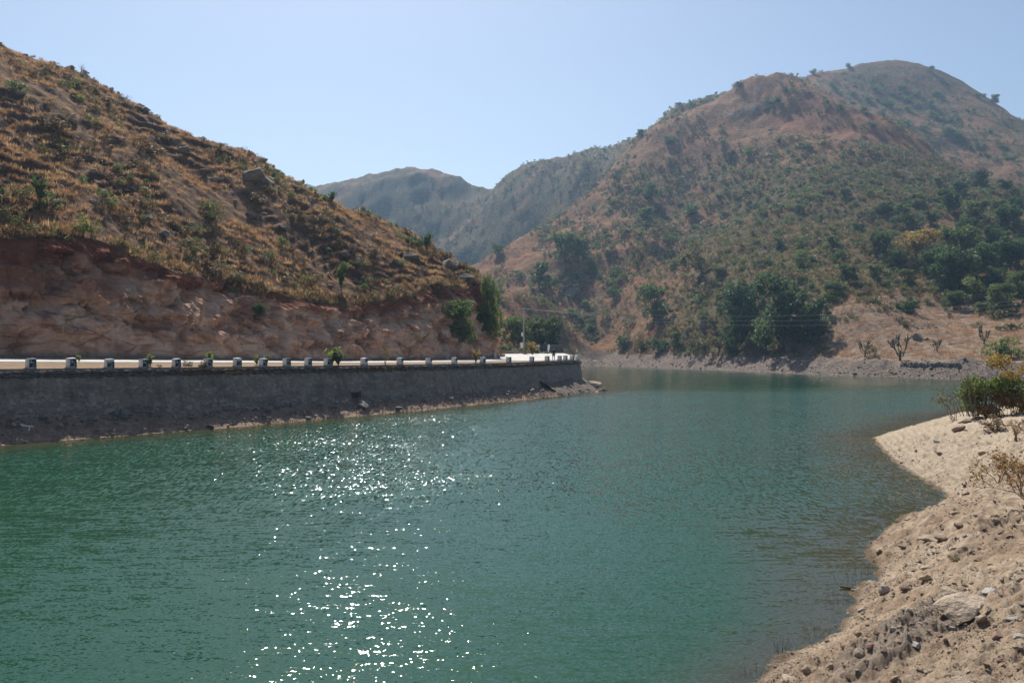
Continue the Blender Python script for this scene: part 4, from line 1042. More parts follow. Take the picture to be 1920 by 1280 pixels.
# the rest of the shrubs on the big hill: many alike
for o_, a, b, k in EXTRA:
    wd = {'round': 'rounded green tree', 'broad': 'dark green tree', 'airy': 'thin olive tree', 'olive': 'tall olive shrub', 'dark': 'tall dark shrub'}[k]
    o_['label'] = auto_label(wd, a, b - 15, MARKS); o_['group'] = 'lesser trees across the lake'
GREEN_UP = [(1640, 168), (1690, 166), (1700, 192), (1652, 192), (1668, 200), (1702, 208), (1742, 198), (1746, 218), (1630, 190), (1620, 210), (1766, 228), (1600, 180), (1720, 180), (1655, 215), (1690, 235), (1730, 245), (1780, 250), (1800, 262), (1835, 276), (1860, 250), (1790, 230), (1680, 180), (1755, 180), (1820, 210), (1560, 165), (1575, 205), (1635, 240), (1850, 295), (1880, 280), (1900, 300)]
for a, b in GREEN_UP:
    at_px(hitR, a, b, rng.uniform(10, 16), 'dark' if rng.random() < 0.6 else 'green', auto_label('bush on the far peak', a, b, MARKS), 'bushes on the far peak', rng.uniform(1.2, 1.9))
n_ = 0
while n_ < 250:
    a, b = rng.uniform(985, 1915), rng.uniform(250, 665)
    wt = 0.25 + 0.75 * (a > 1380) * (b > 330) + 0.3 * (b > 450)
    if a > 1540 and b > 590: wt = 0.12
    if rng.random() > wt or perlin(a * 0.012, b * 0.02, 181) < -0.12: continue
    p = hitR(a, b)
    if p is None or p[1] < 185: continue
    if lake_dist(p[0:1], p[1:2])[0][0] < 7: continue
    kind = rng.choice(['green', 'dark', 'olive', 'olive', 'dry', 'bright'], p=[.27, .16, .25, .12, .14, .06])
    hgt = rng.uniform(1.6, 4.4) * (0.75 if p[1] < 260 else 1.0)
    words = {'green': 'dusty green', 'dark': 'dark green', 'olive': 'olive', 'dry': 'dry brown', 'bright': 'fresh green'}[kind]
    plant(kind, p, hgt, auto_label(f'{words} shrub', a, b, MARKS), f'{words} shrubs on the big hill', rng.uniform(1.0, 1.7), 0.1)
    n_ += 1

# low scrub and dry grass on the far hills
th_ = rng.uniform(R(-14), R(31), 95000); r_ = np.exp(rng.uniform(np.log(185), np.log(880), 95000)); x_, y_ = np.sin(th_) * r_, np.cos(th_) * r_
z_ = landR(x_, y_); ld_, _ = lake_dist(x_, y_)
dens = fbm(x_ * 0.03, y_ * 0.03, 4, 191) * 0.5 + 0.45 * fbm(x_ * 0.1, y_ * 0.1, 2, 193)
fieldm = (x_ > 64) & (y_ < 262)
gz = np.abs(landR(x_, y_ + 1.0) - z_)
keep = (ld_ > 6) & (z_ > 4) & (gz < 1.6)
lowz = (z_ < 120) & (x_ > 10)
sc = keep & (~fieldm | (dens > 0.3)) & (dens > np.where(lowz & (x_ > 60), -0.7, np.where(lowz, -0.12, np.where(y_ > 640, -0.2, 0.12))))
i_ = np.nonzero(sc)[0][:30000]
scr = [make_shrub(s, m, 110, 0.17, 5, 0.5, 0.1, 0.6, 0.26, stems=3, gap=0.1) for s, m in ((41, L_MID), (42, L_MID), (43, L_DRY), (44, L_OLIVE), (45, L_DARK))]
scatter('undergrowth', np.c_[x_, y_, z_][i_], (0.7 + 2.4 * rng.random(len(i_)) ** 2) * (0.8 + 0.4 * (y_[i_] > 400)), scr, 'low mixed scrub covering the far hillsides', 'scrub', 0.1, True)
gr = np.nonzero(keep)[0]; gr = rng.permutation(gr)[:28000]
gt = [make_tuft(s, L_GRASS2 if s % 2 else L_GRASS, 26, 0.9, 0.75) for s in (51, 52, 53)]
scatter('dry_grass', np.c_[x_, y_, z_][gr], rng.uniform(0.7, 1.5, len(gr)), gt, 'dry reddish grass covering the far hillsides', 'grass')

# left hill: grass, then the plants one can pick out
sL = rng.uniform(-14, 92, 70000); dL = 17.5 + 60 * rng.random(70000) ** 1.25
zz_, uu_ = zL(sL, dL); xL, yL = XY(sL, dL)
pxL = CX + F * xL / yL
k_ = (uu_ >= 1.0) & (pxL > -60) & (yL < 150) & (zz_ > 6.5) & (fbm(xL * 0.12, yL * 0.12, 3, 195) + 0.35 * rng.normal(size=len(xL)) > -0.1)
slp = np.abs(zL(sL, dL + 0.35)[0] - zz_) / 0.35
k_ &= slp < np.where(rng.random(len(slp)) < 0.15, 9.0, 0.68)
k_ = np.nonzero(k_)[0][:28000]
gt = [make_tuft(s, m, 30, 0.34, 0.42) for s, m in ((61, L_GRASS), (62, L_GRASS), (63, L_GRASS2), (64, L_DRY))]
scatter('dry_grass', np.c_[xL, yL, zz_][k_], rng.uniform(0.5, 1.25, len(k_)), gt, 'golden dry grass covering the near hill', 'grass')
sR = rng.uniform(-12, 84, 5200); sR = sR[fbm(sR * 0.25, sR * 0 + 1.7, 3, 217) + 0.3 * rng.normal(size=5200) > 0.12]; dR = foot_d(sR) + cliff_w(sR) * rng.uniform(0.94, 1.3, len(sR)); zR = zL(sR, dR)[0]; xR, yR = XY(sR, dR)
scatter('dry_grass', np.c_[xR, yR, zR], 0.35 + 1.3 * rng.random(len(sR)) ** 2, [make_tuft(s, m, 26, 0.34, 0.42) for s, m in ((65, L_GRASS), (66, L_DRY), (67, L_OLIVE), (68, L_DRY))], 'dry grass and weeds overhanging the rim of the rock face', 'grass', 0.5)
k2 = rng.permutation(k_)[:3600]
k2 = k2[fbm(xL[k2] * 0.06, yL[k2] * 0.06, 3, 197) > -0.05]
scr = [make_shrub(s, m, 110, 0.14, 5, 0.5, 0.1, 0.6, 0.26, stems=7, gap=0.0) for s, m in ((71, L_DRY), (72, L_OLIVE), (73, L_DRY), (74, L_MID))]
scatter('undergrowth', np.c_[xL, yL, zz_][k2], (0.35 + 1.1 * rng.random(len(k2)) ** 2), scr, 'small dry bushes among the grass of the near hill', 'scrub', 0.1, True)
LEFTP = [
 (75, 385, 62, 'spiky', 'dark upright spiny shrub high on the near hill at the left', 0.6), (92, 388, 34, 'green', 'green bush at the foot of the dark spiny shrub', 1.2),
 (155, 440, 44, 'bright', 'bright green bush on the rim of the red cliff', 1.0), (172, 446, 36, 'olive', 'olive bush beside the bright one on the cliff rim', 1.0),
 (200, 388, 34, 'green', 'rounded green bush in the middle of the grassy slope', 1.1), (403, 440, 66, 'thin', 'thin crooked sapling on the terraced slope', 0.6),
 (395, 400, 30, 'green', 'green bush behind the crooked sapling', 1.2), (362, 474, 30, 'olive', 'olive bush low on the terraced slope', 1.4),
 (146, 190, 20, 'bright', 'small yellow-green bush below the skyline of the near hill', 1.2), (106, 250, 50, 'dry', 'wide dusty brown bush on the upper slope', 1.4),
 (30, 172, 26, 'green', 'dull green bush at the upper left border', 1.5), (336, 238, 32, 'bare', 'leafless tree on the skyline of the near hill', 0.8),
 (28, 98, 28, 'olive', 'spreading bush on the skyline at the upper left corner', 1.8), (108, 124, 16, 'dark', 'low dark bush on the skyline near the upper left corner', 1.5),
 (150, 142, 22, 'bare', 'leafless bush on the skyline above the wide brown bush', 1.2), (170, 150, 18, 'bare', 'smaller leafless bush on the skyline beside the first', 1.2),
 (240, 195, 16, 'bare', 'leafless twigs among the skyline rocks', 1.2), (460, 285, 12, 'bare', 'leafless twigs beside the flat skyline boulder', 1.5),
 (280, 290, 44, 'dry', 'large dark brown bush in the hollow of the slope', 1.5), (300, 265, 30, 'dry', 'brown bush uphill of the large dark one', 1.4),
 (530, 462, 22, 'bright', 'small fresh green bush on the right part of the terraces', 1.1), (548, 470, 24, 'dry', 'brown bush next to the small fresh green one', 1.3),
 (296, 496, 26, 'olive', 'olive bush on the cliff rim right of the red soil', 1.3), (400, 515, 32, 'dry', 'greyish bush on the cliff rim below the terraces', 1.5),
 (440, 525, 26, 'olive', 'olive bush on the cliff rim beside the greyish one', 1.3), (640, 545, 60, 'spiky', 'tall spiny plant on the rim above the layered rock', 0.5),
 (598, 548, 36, 'thin', 'thin bush on the rim left of the tall spiny plant', 0.9), (800, 470, 36, 'spiky', 'spiny clump on the right skyline of the near hill', 0.8),
 (775, 462, 26, 'dark', 'dark bush beside the spiny clump on the skyline', 1.4), (748, 446, 18, 'bright', 'small light green bush near the right skyline', 1.0),
 (622, 380, 22, 'spiky', 'small spiny clump on the skyline above the terraces', 1.0), (692, 416, 14, 'olive', 'olive bush on the skyline right of the spiny clump', 1.2),
 (752, 500, 18, 'bright', 'yellow-green bush above the rocky nose of the hill', 1.2), (700, 480, 30, 'dry', 'brown bush in the middle right of the near hill', 1.2),
 (590, 340, 14, 'dry', 'brown bush below the skyline boulders', 1.4), (235, 420, 26, 'dry', 'dark low bush left of the terraces', 1.4),
 (480, 380, 26, 'dry', 'dry bush under the grey rock outcrop', 1.3), (330, 430, 22, 'dry', 'dry bush in the middle of the terraces', 1.4),
 (660, 470, 24, 'dry', 'dry bush above the tall spiny plant', 1.3), (840, 520, 22, 'dry', 'dry bush near the nose of the hill', 1.2)]
for a, b, h, k, lab, w in LEFTP: at_px(hitL, a, b, h, k, lab, None, w)

# green bushes hanging on the rock at the end of the near hill
def cliff_bush(px, py, w, h, label, seed, mat):
    p = None
    while p is None: p = hitL(px, py + h * 0.35); px -= 2
    k = p[1] / F; r = np.random.default_rng(seed)
    b = [(r.normal(0, 0.22), r.normal(0, 0.16), r.uniform(0.05, 0.95), r.uniform(0.24, 0.34), 0.24, r.uniform(0.2, 0.3)) for _ in range(16)]
    c = crown_pts(r, 5200, b, 0.5, 0.25); v, f = leaf_quads(c, r.uniform(0.6, 1.3, len(c)) * 0.055, r, 1.8)
    o = empty('shrub', (p[0], p[1] - 0.4, p[2] - 0.1)); o.scale = (w * k, w * k * 0.8, h * k)
    m = MB()
    for q in b[:8]: m.tube([(0, 0.15, 0.0), np.array(q[:3]) * 0.6, q[:3]], (0.03, 0.02, 0.006), 5, False)
    ob('stem', m.mesh('stem', M_BARK), o); ob('foliage', mesh_np('foliage', v, f, mat, False), o)
    tag(o, label, 'shrub')
cliff_bush(860, 612, 62, 66, 'broad green bush hanging on the rock above the end of the road', 81, L_MID)
cliff_bush(916, 592, 42, 104, 'tall green creeper bush on the outer corner of the rock nose', 82, L_MID)
cliff_bush(488, 582, 22, 22, 'small dark bush growing out of the layered cliff', 83, L_DARK)

# plants on the verge by the guard stones
def verge(px, d_, hpx, kind, label, w=1.0):
    ss = np.linspace(-20, 84, 800); x_, y_ = XY(ss, d_); s_ = float(np.interp(px, CX + F * x_ / y_, ss)); x_, y_ = XY(s_, d_)
    plant(kind, (float(x_), float(y_), float(flat_z(s_, d_)) - 0.03), hpx * float(y_) / F, label, None, w)
verge(282, 4.3, 22, 'leafy', 'bright green leafy plant beside the fourth guard stone', 1.2)
verge(396, 4.3, 28, 'leafy', 'tall bright green leafy plant behind the sixth guard stone', 0.9)
verge(482, 4.4, 18, 'leafy', 'low green plant left of the eighth guard stone', 1.0)
verge(500, 4.5, 20, 'leafy', 'thin green plant behind the eighth guard stone', 0.8)
verge(622, 4.0, 34, 'leafy', 'large light green plant half hiding the eleventh guard stone', 1.1)
verge(634, 3.5, 26, 'spiky', 'spiky blue-green plant drooping over the wall beside a guard stone', 1.1)
verge(722, 4.4, 30, 'thin', 'thin grey-green bush between the twelfth and thirteenth guard stones', 0.9)
verge(892, 4.5, 26, 'gold', 'yellowing bush beside the sixteenth guard stone', 1.0)
verge(148, 7.0, 14, 'leafy', 'tiny green sprig at the road edge near the left', 0.8)
verge(352, 4.4, 12, 'dry', 'dry brown weeds between the fifth and sixth guard stones', 2.0)
verge(380, 3.5, 16, 'dry', 'dry grass clump hanging over the wall by the sixth guard stone', 1.2)
verge(300, 3.4, 10, 'olive', 'small olive weed rooted in the wall top', 1.2)

# ------------------------------------------------------------------ rocks
def rock(p, size, key, label, group=None, rz=None, tilt=0.15, flat=1.0, var=None, name='rock', sink=0.0):
    me = ROCK[key][int(rng.integers(4)) if var is None else var]
    o = ob(name, me, None, (p[0], p[1], p[2] - sink), (rng.normal(0, tilt), rng.normal(0, tilt), rng.uniform(0, 6.283) if rz is None else rz), (size, size * rng.uniform(0.8, 1.1), size * flat))
    return tag(o, label, 'rock', group)

# big fine-cut boulders get more facets
M_OUT = rock_mat('warm_grey_outcrop', (0.10, 0.085, 0.075), (0.21, 0.175, 0.15), (0.33, 0.285, 0.25))
BIG = {k: [rock_me(k + '_boulder', m, 400 + 13 * i + j, 3, 14, fl, 0.12) for i, fl in enumerate(((1, .62, .34), (1, .8, .55), (.9, .7, .7)))] for j, (k, m) in enumerate((('tan', M_TAN), ('grey', M_OUT), ('pale', M_PALE)))}

NEARR = [  # photo column, row of its foot, width in photo pixels, kind, flatness, label
 (1803, 1152, 112, 'tan', 0.9, 'largest flat tilted slab of rock on the near shore'),
 (1785, 1122, 74, 'tan', 0.9, 'rough brown boulder right behind the largest flat slab'),
 (1858, 1108, 42, 'pale', 0.5, 'thin white stone slab behind the largest flat slab'),
 (1840, 1162, 34, 'tan', 0.8, 'small block propping the right end of the largest slab'),
 (1655, 1110, 24, 'pale', 1.3, 'pale pyramid-shaped stone near the water edge'),
 (1652, 1186, 28, 'red', 0.7, 'pinkish angular stone above the dried mud heap'),
 (1675, 1182, 16, 'pale', 1.4, 'small white upright stone beside the pinkish one'),
 (1612, 1228, 28, 'tan', 1.5, 'upright ribbed stone left of the dried mud heap'),
 (1630, 1214, 20, 'red', 0.8, 'dark stone touching the upright ribbed stone'),
 (1612, 1192, 20, 'tan', 0.9, 'rounded stone just above the upright ribbed stone'),
 (1756, 1200, 20, 'red', 0.8, 'small dark red stone on the bare slope below the slab'),
 (1808, 1278, 58, 'tan', 0.9, 'large pale block at the bottom border right of the mud heap'),
 (1706, 1272, 30, 'tan', 0.9, 'rounded clod-like stone at the bottom of the mud heap'),
 (1680, 1278, 28, 'tan', 0.9, 'stone cut by the bottom border under the mud heap'),
 (1512, 1256, 26, 'tan', 0.9, 'light stone at the lower end of the beach'),
 (1486, 1272, 48, 'tan', 0.7, 'wide light stone at the bottom border by the water'),
 (1558, 1250, 16, 'tan', 1.3, 'small upright stone alone on the lower beach'),
 (1740, 1014, 44, 'tan', 0.9, 'jagged brown boulder on the upper bank'),
 (1765, 1010, 32, 'tan', 1.0, 'upright brown stone against the jagged boulder'),
 (1738, 1068, 40, 'tan', 0.7, 'long weathered stone in the middle of the bank'),
 (1736, 1086, 28, 'tan', 0.8, 'knobbly stone under the long weathered one'),
 (1694, 1026, 20, 'tan', 0.6, 'flat pointed stone toward the cove'),
 (1722, 1054, 16, 'tan', 0.6, 'flat stone between the cove and the long weathered stone'),
 (1790, 1030, 30, 'tan', 0.7, 'ridge-like stone right of the jagged boulder'),
 (1798, 988, 18, 'red', 0.8, 'brown stone above the jagged boulder'),
 (1830, 968, 14, 'red', 0.9, 'dark little stone high on the bank'),
 (1866, 978, 14, 'tan', 0.9, 'little stone high on the bank by the dry shrub'),
 (1815, 1002, 26, 'pale', 0.5, 'pale flat stone right of the jagged boulder'),
 (1718, 848, 12, 'grey', 0.9, 'dark stone lying alone on the sandy spit'),
 (1690, 868, 8, 'red', 0.8, 'tiny dark stone on the sandy spit'),
 (1800, 806, 34, 'red', 0.8, 'dark rock under the roots of the big bank bush'),
 (1812, 792, 30, 'tan', 0.8, 'eroded earth block under the big bank bush'),
 (1845, 850, 20, 'tan', 0.6, 'flat stone on the spit beside the rusty shrub'),
 (1910, 1085, 22, 'tan', 0.8, 'stone at the right border above the largest slab'),
 (1870, 1195, 20, 'red', 0.8, 'brown stone on the bare earth right of the mud heap'),
 (1905, 1212, 24, 'tan', 0.6, 'flat stone at the right border of the bare earth'),
]
NM = []
for i, (a, b, w, key, fl, lab) in enumerate(NEARR):
    p = hitN(a, b)
    if p is None: continue
    sz = w * p[1] / F * 1.1
    if i < 2 or w > 40:
        o = ob('rock', BIG[key][0 if fl <= 0.9 and i != 1 else 1], None, (p[0], p[1], p[2] - 0.02), (rng.normal(0, 0.06), 0.0, 0.35 if i == 0 else rng.uniform(0, 6.28)), (sz, sz, sz * (0.85 if i == 0 else fl)))
        if i == 0: o.rotation_euler = (0.10, -0.22, 0.35); o.location.z += 0.06
        tag(o, lab, 'rock')
    else: rock(p, sz, key, lab, None, None, 0.2, fl, None, 'rock', 0.01)
    NM.append((a, b, lab))
SHORTN = [(1803, 1140, 'the largest flat slab'), (1655, 1105, 'the pale pyramid stone'), (1612, 1215, 'the upright ribbed stone'), (1740, 1000, 'the jagged boulder'), (1738, 1060, 'the long weathered stone'), (1700, 1240, 'the dried mud heap'), (1808, 1265, 'the large pale block'), (1512, 1250, 'the light stone by the water'), (1756, 1195, 'the dark red stone'), (1815, 998, 'the pale flat stone'), (1718, 845, 'the lone stone on the spit'), (1885, 900, 'the rusty dry shrub'), (1905, 1212, 'the flat stone by the border'), (1640, 1060, 'the small shore bend'), (1652, 1180, 'the pinkish stone')]
n_ = 0
while n_ < 130:
    a, b = rng.uniform(1440, 1918), rng.uniform(800, 1276)
    p = hitN(a, b)
    if p is None or p[2] < 0.06: continue
    sp = float(sstep(900, 1000, b)); 
    if rng.random() > 0.12 + 0.88 * sp: continue
    w = 10 * (1 + rng.pareto(3.0)); w = min(w, 26) * p[1] ** 0 * (0.7 + 0.5 * (b - 800) / 480)
    key = rng.choice(['tan', 'red', 'pale'], p=[.62, .22, .16])
    wd = {'tan': 'sandy brown', 'red': 'reddish brown', 'pale': 'pale', 'grey': 'dark grey'}[key]
    rock(p, w * p[1] / F, key, auto_label(f'small {wd} stone', a, b, SHORTN), f'small {wd} stones on the near shore', None, 0.25, rng.uniform(0.4, 0.75), None, 'stone', 0.005); n_ += 1

# pebbles and clods too small to count
th_ = rng.uniform(R(9), R(33), 170000); r_ = np.exp(rng.uniform(np.log(11), np.log(62), 170000)); x_, y_ = np.sin(th_) * r_, np.cos(th_) * r_
z_ = landN(x_, y_); ld_, kd_ = lake_dist(x_, y_)
dn = fbm(x_ * 0.6, y_ * 0.6, 3, 201)
shoreband = np.exp(-np.abs(ld_ - 0.45) / 0.3)
keep = (kd_ == 0) & (z_ > -0.12) & (ld_ > -0.7) & (rng.random(len(x_)) < np.clip(0.26 + 0.5 * dn + 0.45 * shoreband, 0.06, 1) * np.where(y_ > 38, 0.6, 1))
i_ = np.nonzero(keep)[0][:52000]
peb = [rock_me('pebble', m, 500 + i, 1, 5, fl, 0.1) for i, (m, fl) in enumerate(((M_TAN, (1, .8, .42)), (M_TAN, (1, .7, .35)), (M_RED, (1, .8, .42)), (M_TAN, (.9, .9, .5)), (M_PALE, (1, .7, .35)), (M_TAN, (1, .8, .45))))]
scatter('gravel', np.c_[x_, y_, z_ - 0.004][i_], (0.024 + 0.022 * rng.pareto(3.4, len(i_))).clip(0, 0.10) * (0.6 + r_[i_] / 40), peb, 'loose pebbles and clods on the near shore', 'gravel', 0.3, True)
# stubble and sprigs standing in the shallows are picked out below; gravel at the wall foot
s_ = rng.uniform(-8, 95, 9000); v_ = rng.random(9000) ** 0.8
d_ = edge_d(s_) - 3.45 + v_ * toe_d(s_); x_, y_ = XY(s_, d_); z_ = toe_z(s_) * v_ + 0.02
scatter('gravel', np.c_[x_, y_, z_], (0.06 + 0.06 * rng.pareto(2.6, 9000)).clip(0, 0.4), [rock_me('pebble', m, 520 + i, 1, 5, (1, .8, .55), 0.1) for i, m in enumerate((M_GREY, M_RED, M_TAN, M_GREY))], 'loose gravel at the foot of the embankment wall', 'gravel', 0.3, True)
# gravel and cobbles along the far waterline
t_ = rng.random(9000); seg = rng.integers(2, len(FAR) - 3, 9000); q_ = FAR[seg] * (1 - t_)[:, None] + FAR[seg + 1] * t_[:, None]
q_ = q_ + rng.normal(0, 3.2, q_.shape); ld_, _ = lake_dist(q_[:, 0], q_[:, 1]); k_ = (ld_ > 0.1) & (ld_ < 9); q_ = q_[k_]
scatter('gravel', np.c_[q_, landR(q_[:, 0], q_[:, 1])], (0.14 + 0.13 * rng.pareto(2.6, len(q_))).clip(0, 0.9), [rock_me('pebble', m, 540 + i, 1, 5, (1, .8, .6), 0.1) for i, m in enumerate((M_GREY, M_RED, M_TAN, M_PALE))], 'cobbles and gravel along the far waterline', 'gravel', 0.3, True)

# tumbled stones at the foot of the wall
def toe_rock(px, v, wpx, key, label, flat=0.8, group=None):
    ss = np.linspace(-14, 95, 1200); dd = edge_d(ss) - 3.45 + v * toe_d(ss); x_, y_ = XY(ss, dd); pp = CX + F * x_ / y_; k = int(np.argmax(pp)); s_ = float(np.interp(px, pp[:k + 1], ss[:k + 1]))
    x_, y_ = XY(s_, float(edge_d(s_)) - 3.45 + v * float(toe_d(s_)))
    rock((float(x_), float(y_), float(toe_z(s_)) * v), wpx * float(y_) / F, key, label, group, None, 0.2, flat, None, 'rock', 0.02)
TOE = [(182, 0.30, 14, 'grey', 'blue-grey stone beside the lit strip of bank'), (175, 0.75, 20, 'grey', 'grey stone at the wall foot above the lit strip'), (235, 0.9, 22, 'grey', 'tilted grey block fallen from the wall foot'), (215, 0.95, 16, 'grey', 'grey block left of the tilted fallen one'), (680, 0.55, 26, 'grey', 'smooth dark boulder below the drain opening'), (846, 0.7, 16, 'pale', 'pale upright slab at the foot of the wall'), (520, 0.92, 20, 'grey', 'round stone in the tumbled part of the wall foot'), (578, 0.5, 12, 'grey', 'flat grey stone on the bank left of the drain opening'),
       (1112, 0.6, 36, 'tan', 'large smooth boulder at the far corner of the wall'), (1100, 0.3, 14, 'tan', 'stone in front of the boulder at the wall corner'), (1086, 0.25, 12, 'grey', 'stone at the water edge left of the wall corner'), (950, 0.8, 14, 'grey', 'leaning stone under the eighteenth guard stone')]
for a, v, w, key, lab in TOE: toe_rock(a, v, w, key, lab, 1.0)
GM = [(x, 690, f'the {ORD[i]} guard stone') for i, x in enumerate(GPX[:19])]
for _ in range(70):
    a = rng.uniform(10, 1085); v = rng.choice([rng.uniform(0.75, 1.02), rng.uniform(0.1, 0.9)], p=[.65, .35])
    key = rng.choice(['grey', 'tan', 'red'], p=[.7, .15, .15]); wd = {'grey': 'grey', 'tan': 'brown', 'red': 'reddish'}[key]
    nm = GM[int(np.argmin([abs(q[0] - a) for q in GM]))]
    toe_rock(a, v, rng.uniform(8, 17), key, auto_label(f'{wd} rubble stone at the wall foot', a, 700 + 60 * (1.1 - v), GM), rng.uniform(0.6, 1.0), 'rubble stones at the wall foot')
for px_, y_, w_, lab in ((1132, 133, 16, 'first low stone in the water off the wall corner'), (1146, 131.5, 10, 'outermost low stone in the water off the wall corner'), (1118, 128, 12, 'wet stone nearest the wall corner in the water')):
    rock(((px_ - CX) / F * y_, y_, -0.25), w_ * y_ / F * 1.2, 'tan', lab, None, None, 0.1, 1.0)

# boulders on the near hill
LB = [(484, 300, 34, 'grey', 'flat boulder jutting from the skyline of the near hill'), (508, 322, 28, 'grey', 'boulder next below the flat skyline one'), (430, 284, 22, 'grey', 'dark boulder on the skyline left of the flat one'), (248, 192, 20, 'grey', 'pointed boulder on the upper skyline'), (272, 208, 22, 'grey', 'boulder on the skyline right of the pointed one'), (196, 172, 18, 'grey', 'boulder on the skyline left of the pointed one'), (225, 188, 24, 'grey', 'long boulder under the pointed skyline one'), (376, 320, 34, 'pale', 'pale outcrop in the middle of the near hill'), (400, 335, 28, 'grey', 'grey outcrop beside the pale one'), (345, 285, 30, 'grey', 'outcrop uphill of the pale one'), (475, 335, 40, 'grey', 'wide grey outcrop under the flat skyline boulder'), (500, 345, 30, 'grey', 'grey block at the right of the wide outcrop'), (435, 362, 20, 'pale', 'light block downhill of the wide outcrop'), (138, 300, 16, 'pale', 'light stone on the left of the upper slope'), (148, 276, 14, 'pale', 'light stone above the other light one on the slope'), (20, 112, 26, 'grey', 'boulder at the upper left border below the skyline bush'), (552, 350, 16, 'grey', 'boulder on the lower skyline'), (650, 470, 14, 'pale', 'light stone amid the right terraces'), (670, 488, 14, 'pale', 'light stone above the tall spiny plant'), (770, 480, 30, 'grey', 'rock on the right slope below the skyline clump'), (840, 500, 30, 'tan', 'pinkish rock on the nose below the skyline'), (870, 520, 34, 'tan', 'upper rock of the nose above the bushes'), (790, 505, 24, 'grey', 'grey rock left of the nose rocks'), (185, 345, 12, 'pale', 'light stone left of the rounded green bush'), (130, 345, 20, 'grey', 'grey rock above the rounded green bush')]
for a, b, w, key, lab in LB:
    p = hitL(a, b)
    if p is None: continue
    sz = w * p[1] / F * (0.8 if b < 300 else 1.15)
    tag(ob('boulder', BIG['grey' if w > 20 else key][int(rng.integers(3))], None, (p[0], p[1], p[2] - 0.12 * sz), (rng.normal(0, .15), rng.normal(0, .15), rng.uniform(0, 6.28)), (sz * 1.15, sz, sz * 0.75)), lab, 'boulder')
# small outcrops through the grass
MARKSL = [(75, 350, 'the dark spiny shrub'), (155, 420, 'the bright bush on the rim'), (200, 370, 'the rounded green bush'), (403, 410, 'the crooked sapling'), (106, 230, 'the wide brown bush'), (336, 225, 'the leafless skyline tree'), (280, 270, 'the large dark brown bush'), (530, 452, 'the small fresh bush'), (640, 515, 'the tall spiny plant'), (800, 455, 'the spiny skyline clump'), (475, 325, 'the wide grey outcrop'), (376, 310, 'the pale outcrop'), (622, 370, 'the small skyline spiny clump'), (700, 465, 'the brown bush amid the right slope'), (484, 292, 'the flat skyline boulder'), (752, 490, 'the bush above the nose')]
n_ = 0
while n_ < 60:
    a = rng.uniform(5, 880); b = rng.uniform(100, 560); p = hitL(a, b)
    if p is None: continue
    s_, d_ = SD(p[0], p[1])
    if d_ < foot_d(s_) + cliff_w(s_) + 0.8 or fbm(np.array([p[0] * 0.05]), np.array([p[1] * 0.05]), 2, 219)[0] < -0.1: continue
    sz = rng.uniform(0.5, 1.5)
    tag(ob('rock', BIG['grey'][int(rng.integers(3))], None, (p[0], p[1], p[2] - 0.18 * sz), (rng.normal(0, .2), rng.normal(0, .2), rng.uniform(0, 6.28)), (sz * 1.2, sz, sz * 0.8)), auto_label('grey rock in the grass', a, b, MARKSL), 'rock', 'rocks in the grass of the near hill'); n_ += 1
# boulders across the lake
RB = [(1722, 634, 24, 'grey', 'larger grey boulder in the dry field'), (1738, 636, 12, 'grey', 'small boulder touching the larger one in the field'), (1810, 586, 26, 'grey', 'grey boulder alone in the upper field'), (1800, 662, 16, 'grey', 'boulder at the lower right of the field'), (1790, 642, 30, 'grey', 'low wide boulder at the right of the field'), (1752, 645, 16, 'red', 'brownish boulder between the field shrubs'), (1691, 705, 14, 'grey', 'dark boulder standing at the far waterline'), (1095, 640, 16, 'pale', 'white boulder above the rocky far bank'), (1112, 672, 34, 'tan', 'large pale rock mass at the far bank beyond the wall end'), (1180, 640, 30, 'grey', 'upright dark rock on the far bank below the power lines'), (1040, 470, 34, 'grey', 'largest block of the grey rock outcrop'), (1018, 470, 26, 'grey', 'left block of the grey rock outcrop'), (1030, 448, 24, 'grey', 'top block of the grey rock outcrop'), (1075, 545, 40, 'grey', 'dark cliff block on the slope below the outcrop'), (1440, 290, 26, 'grey', 'stone heap on the upper slope'), (1448, 300, 18, 'grey', 'lower stone of the upper heap'), (1360, 288, 18, 'grey', 'stone rib on the red slope'), (1160, 322, 24, 'grey', 'rock on the left edge of the big hill'), (1120, 345, 22, 'grey', 'rock lower on the left edge of the big hill'), (1105, 360, 20, 'grey', 'lowest rock on the left edge of the big hill'), (1070, 292, 14, 'grey', 'rock tooth on the far saddle skyline'), (1410, 535, 14, 'pale', 'light stone on the bare patch above the dark trees'), (1320, 610, 20, 'grey', 'rock beside the feathery shore tree'), (1600, 160, 12, 'grey', 'rock on the flank between the summits')]
for a, b, w, key, lab in RB:
    p = hitR(a, b)
    if p is None: continue
    sz = w * p[1] / F
    tag(ob('boulder', BIG[key if key != 'red' else 'tan'][int(rng.integers(3))], None, (p[0], p[1], p[2] - 0.28 * sz), (rng.normal(0, .12), rng.normal(0, .12), rng.uniform(0, 6.28)), (sz * 1.1, sz, sz * 1.0)), lab, 'boulder')

# dry-stone wall by the far waterline
fw = empty('field_wall', hitR(1735, 686)); tag(fw, 'low dry-stone wall along the foot of the field by the far shore', 'wall'); f0 = np.array(fw.location)
for a in np.arange(1690, 1800, 2.6):
    p = hitR(a, 686 + 0.8 * math.sin(a * 0.11))
    if p is None: continue
    for q in range(2):
        ob('stone', ROCK['grey'][int(rng.integers(4))], fw, (p[0] - f0[0] + rng.normal(0, .1), p[1] - f0[1] + rng.normal(0, .1), p[2] - f0[2] + 0.42 * q - 0.05), (0, 0, rng.uniform(0, 6.28)), (0.75, 0.6, 0.75))

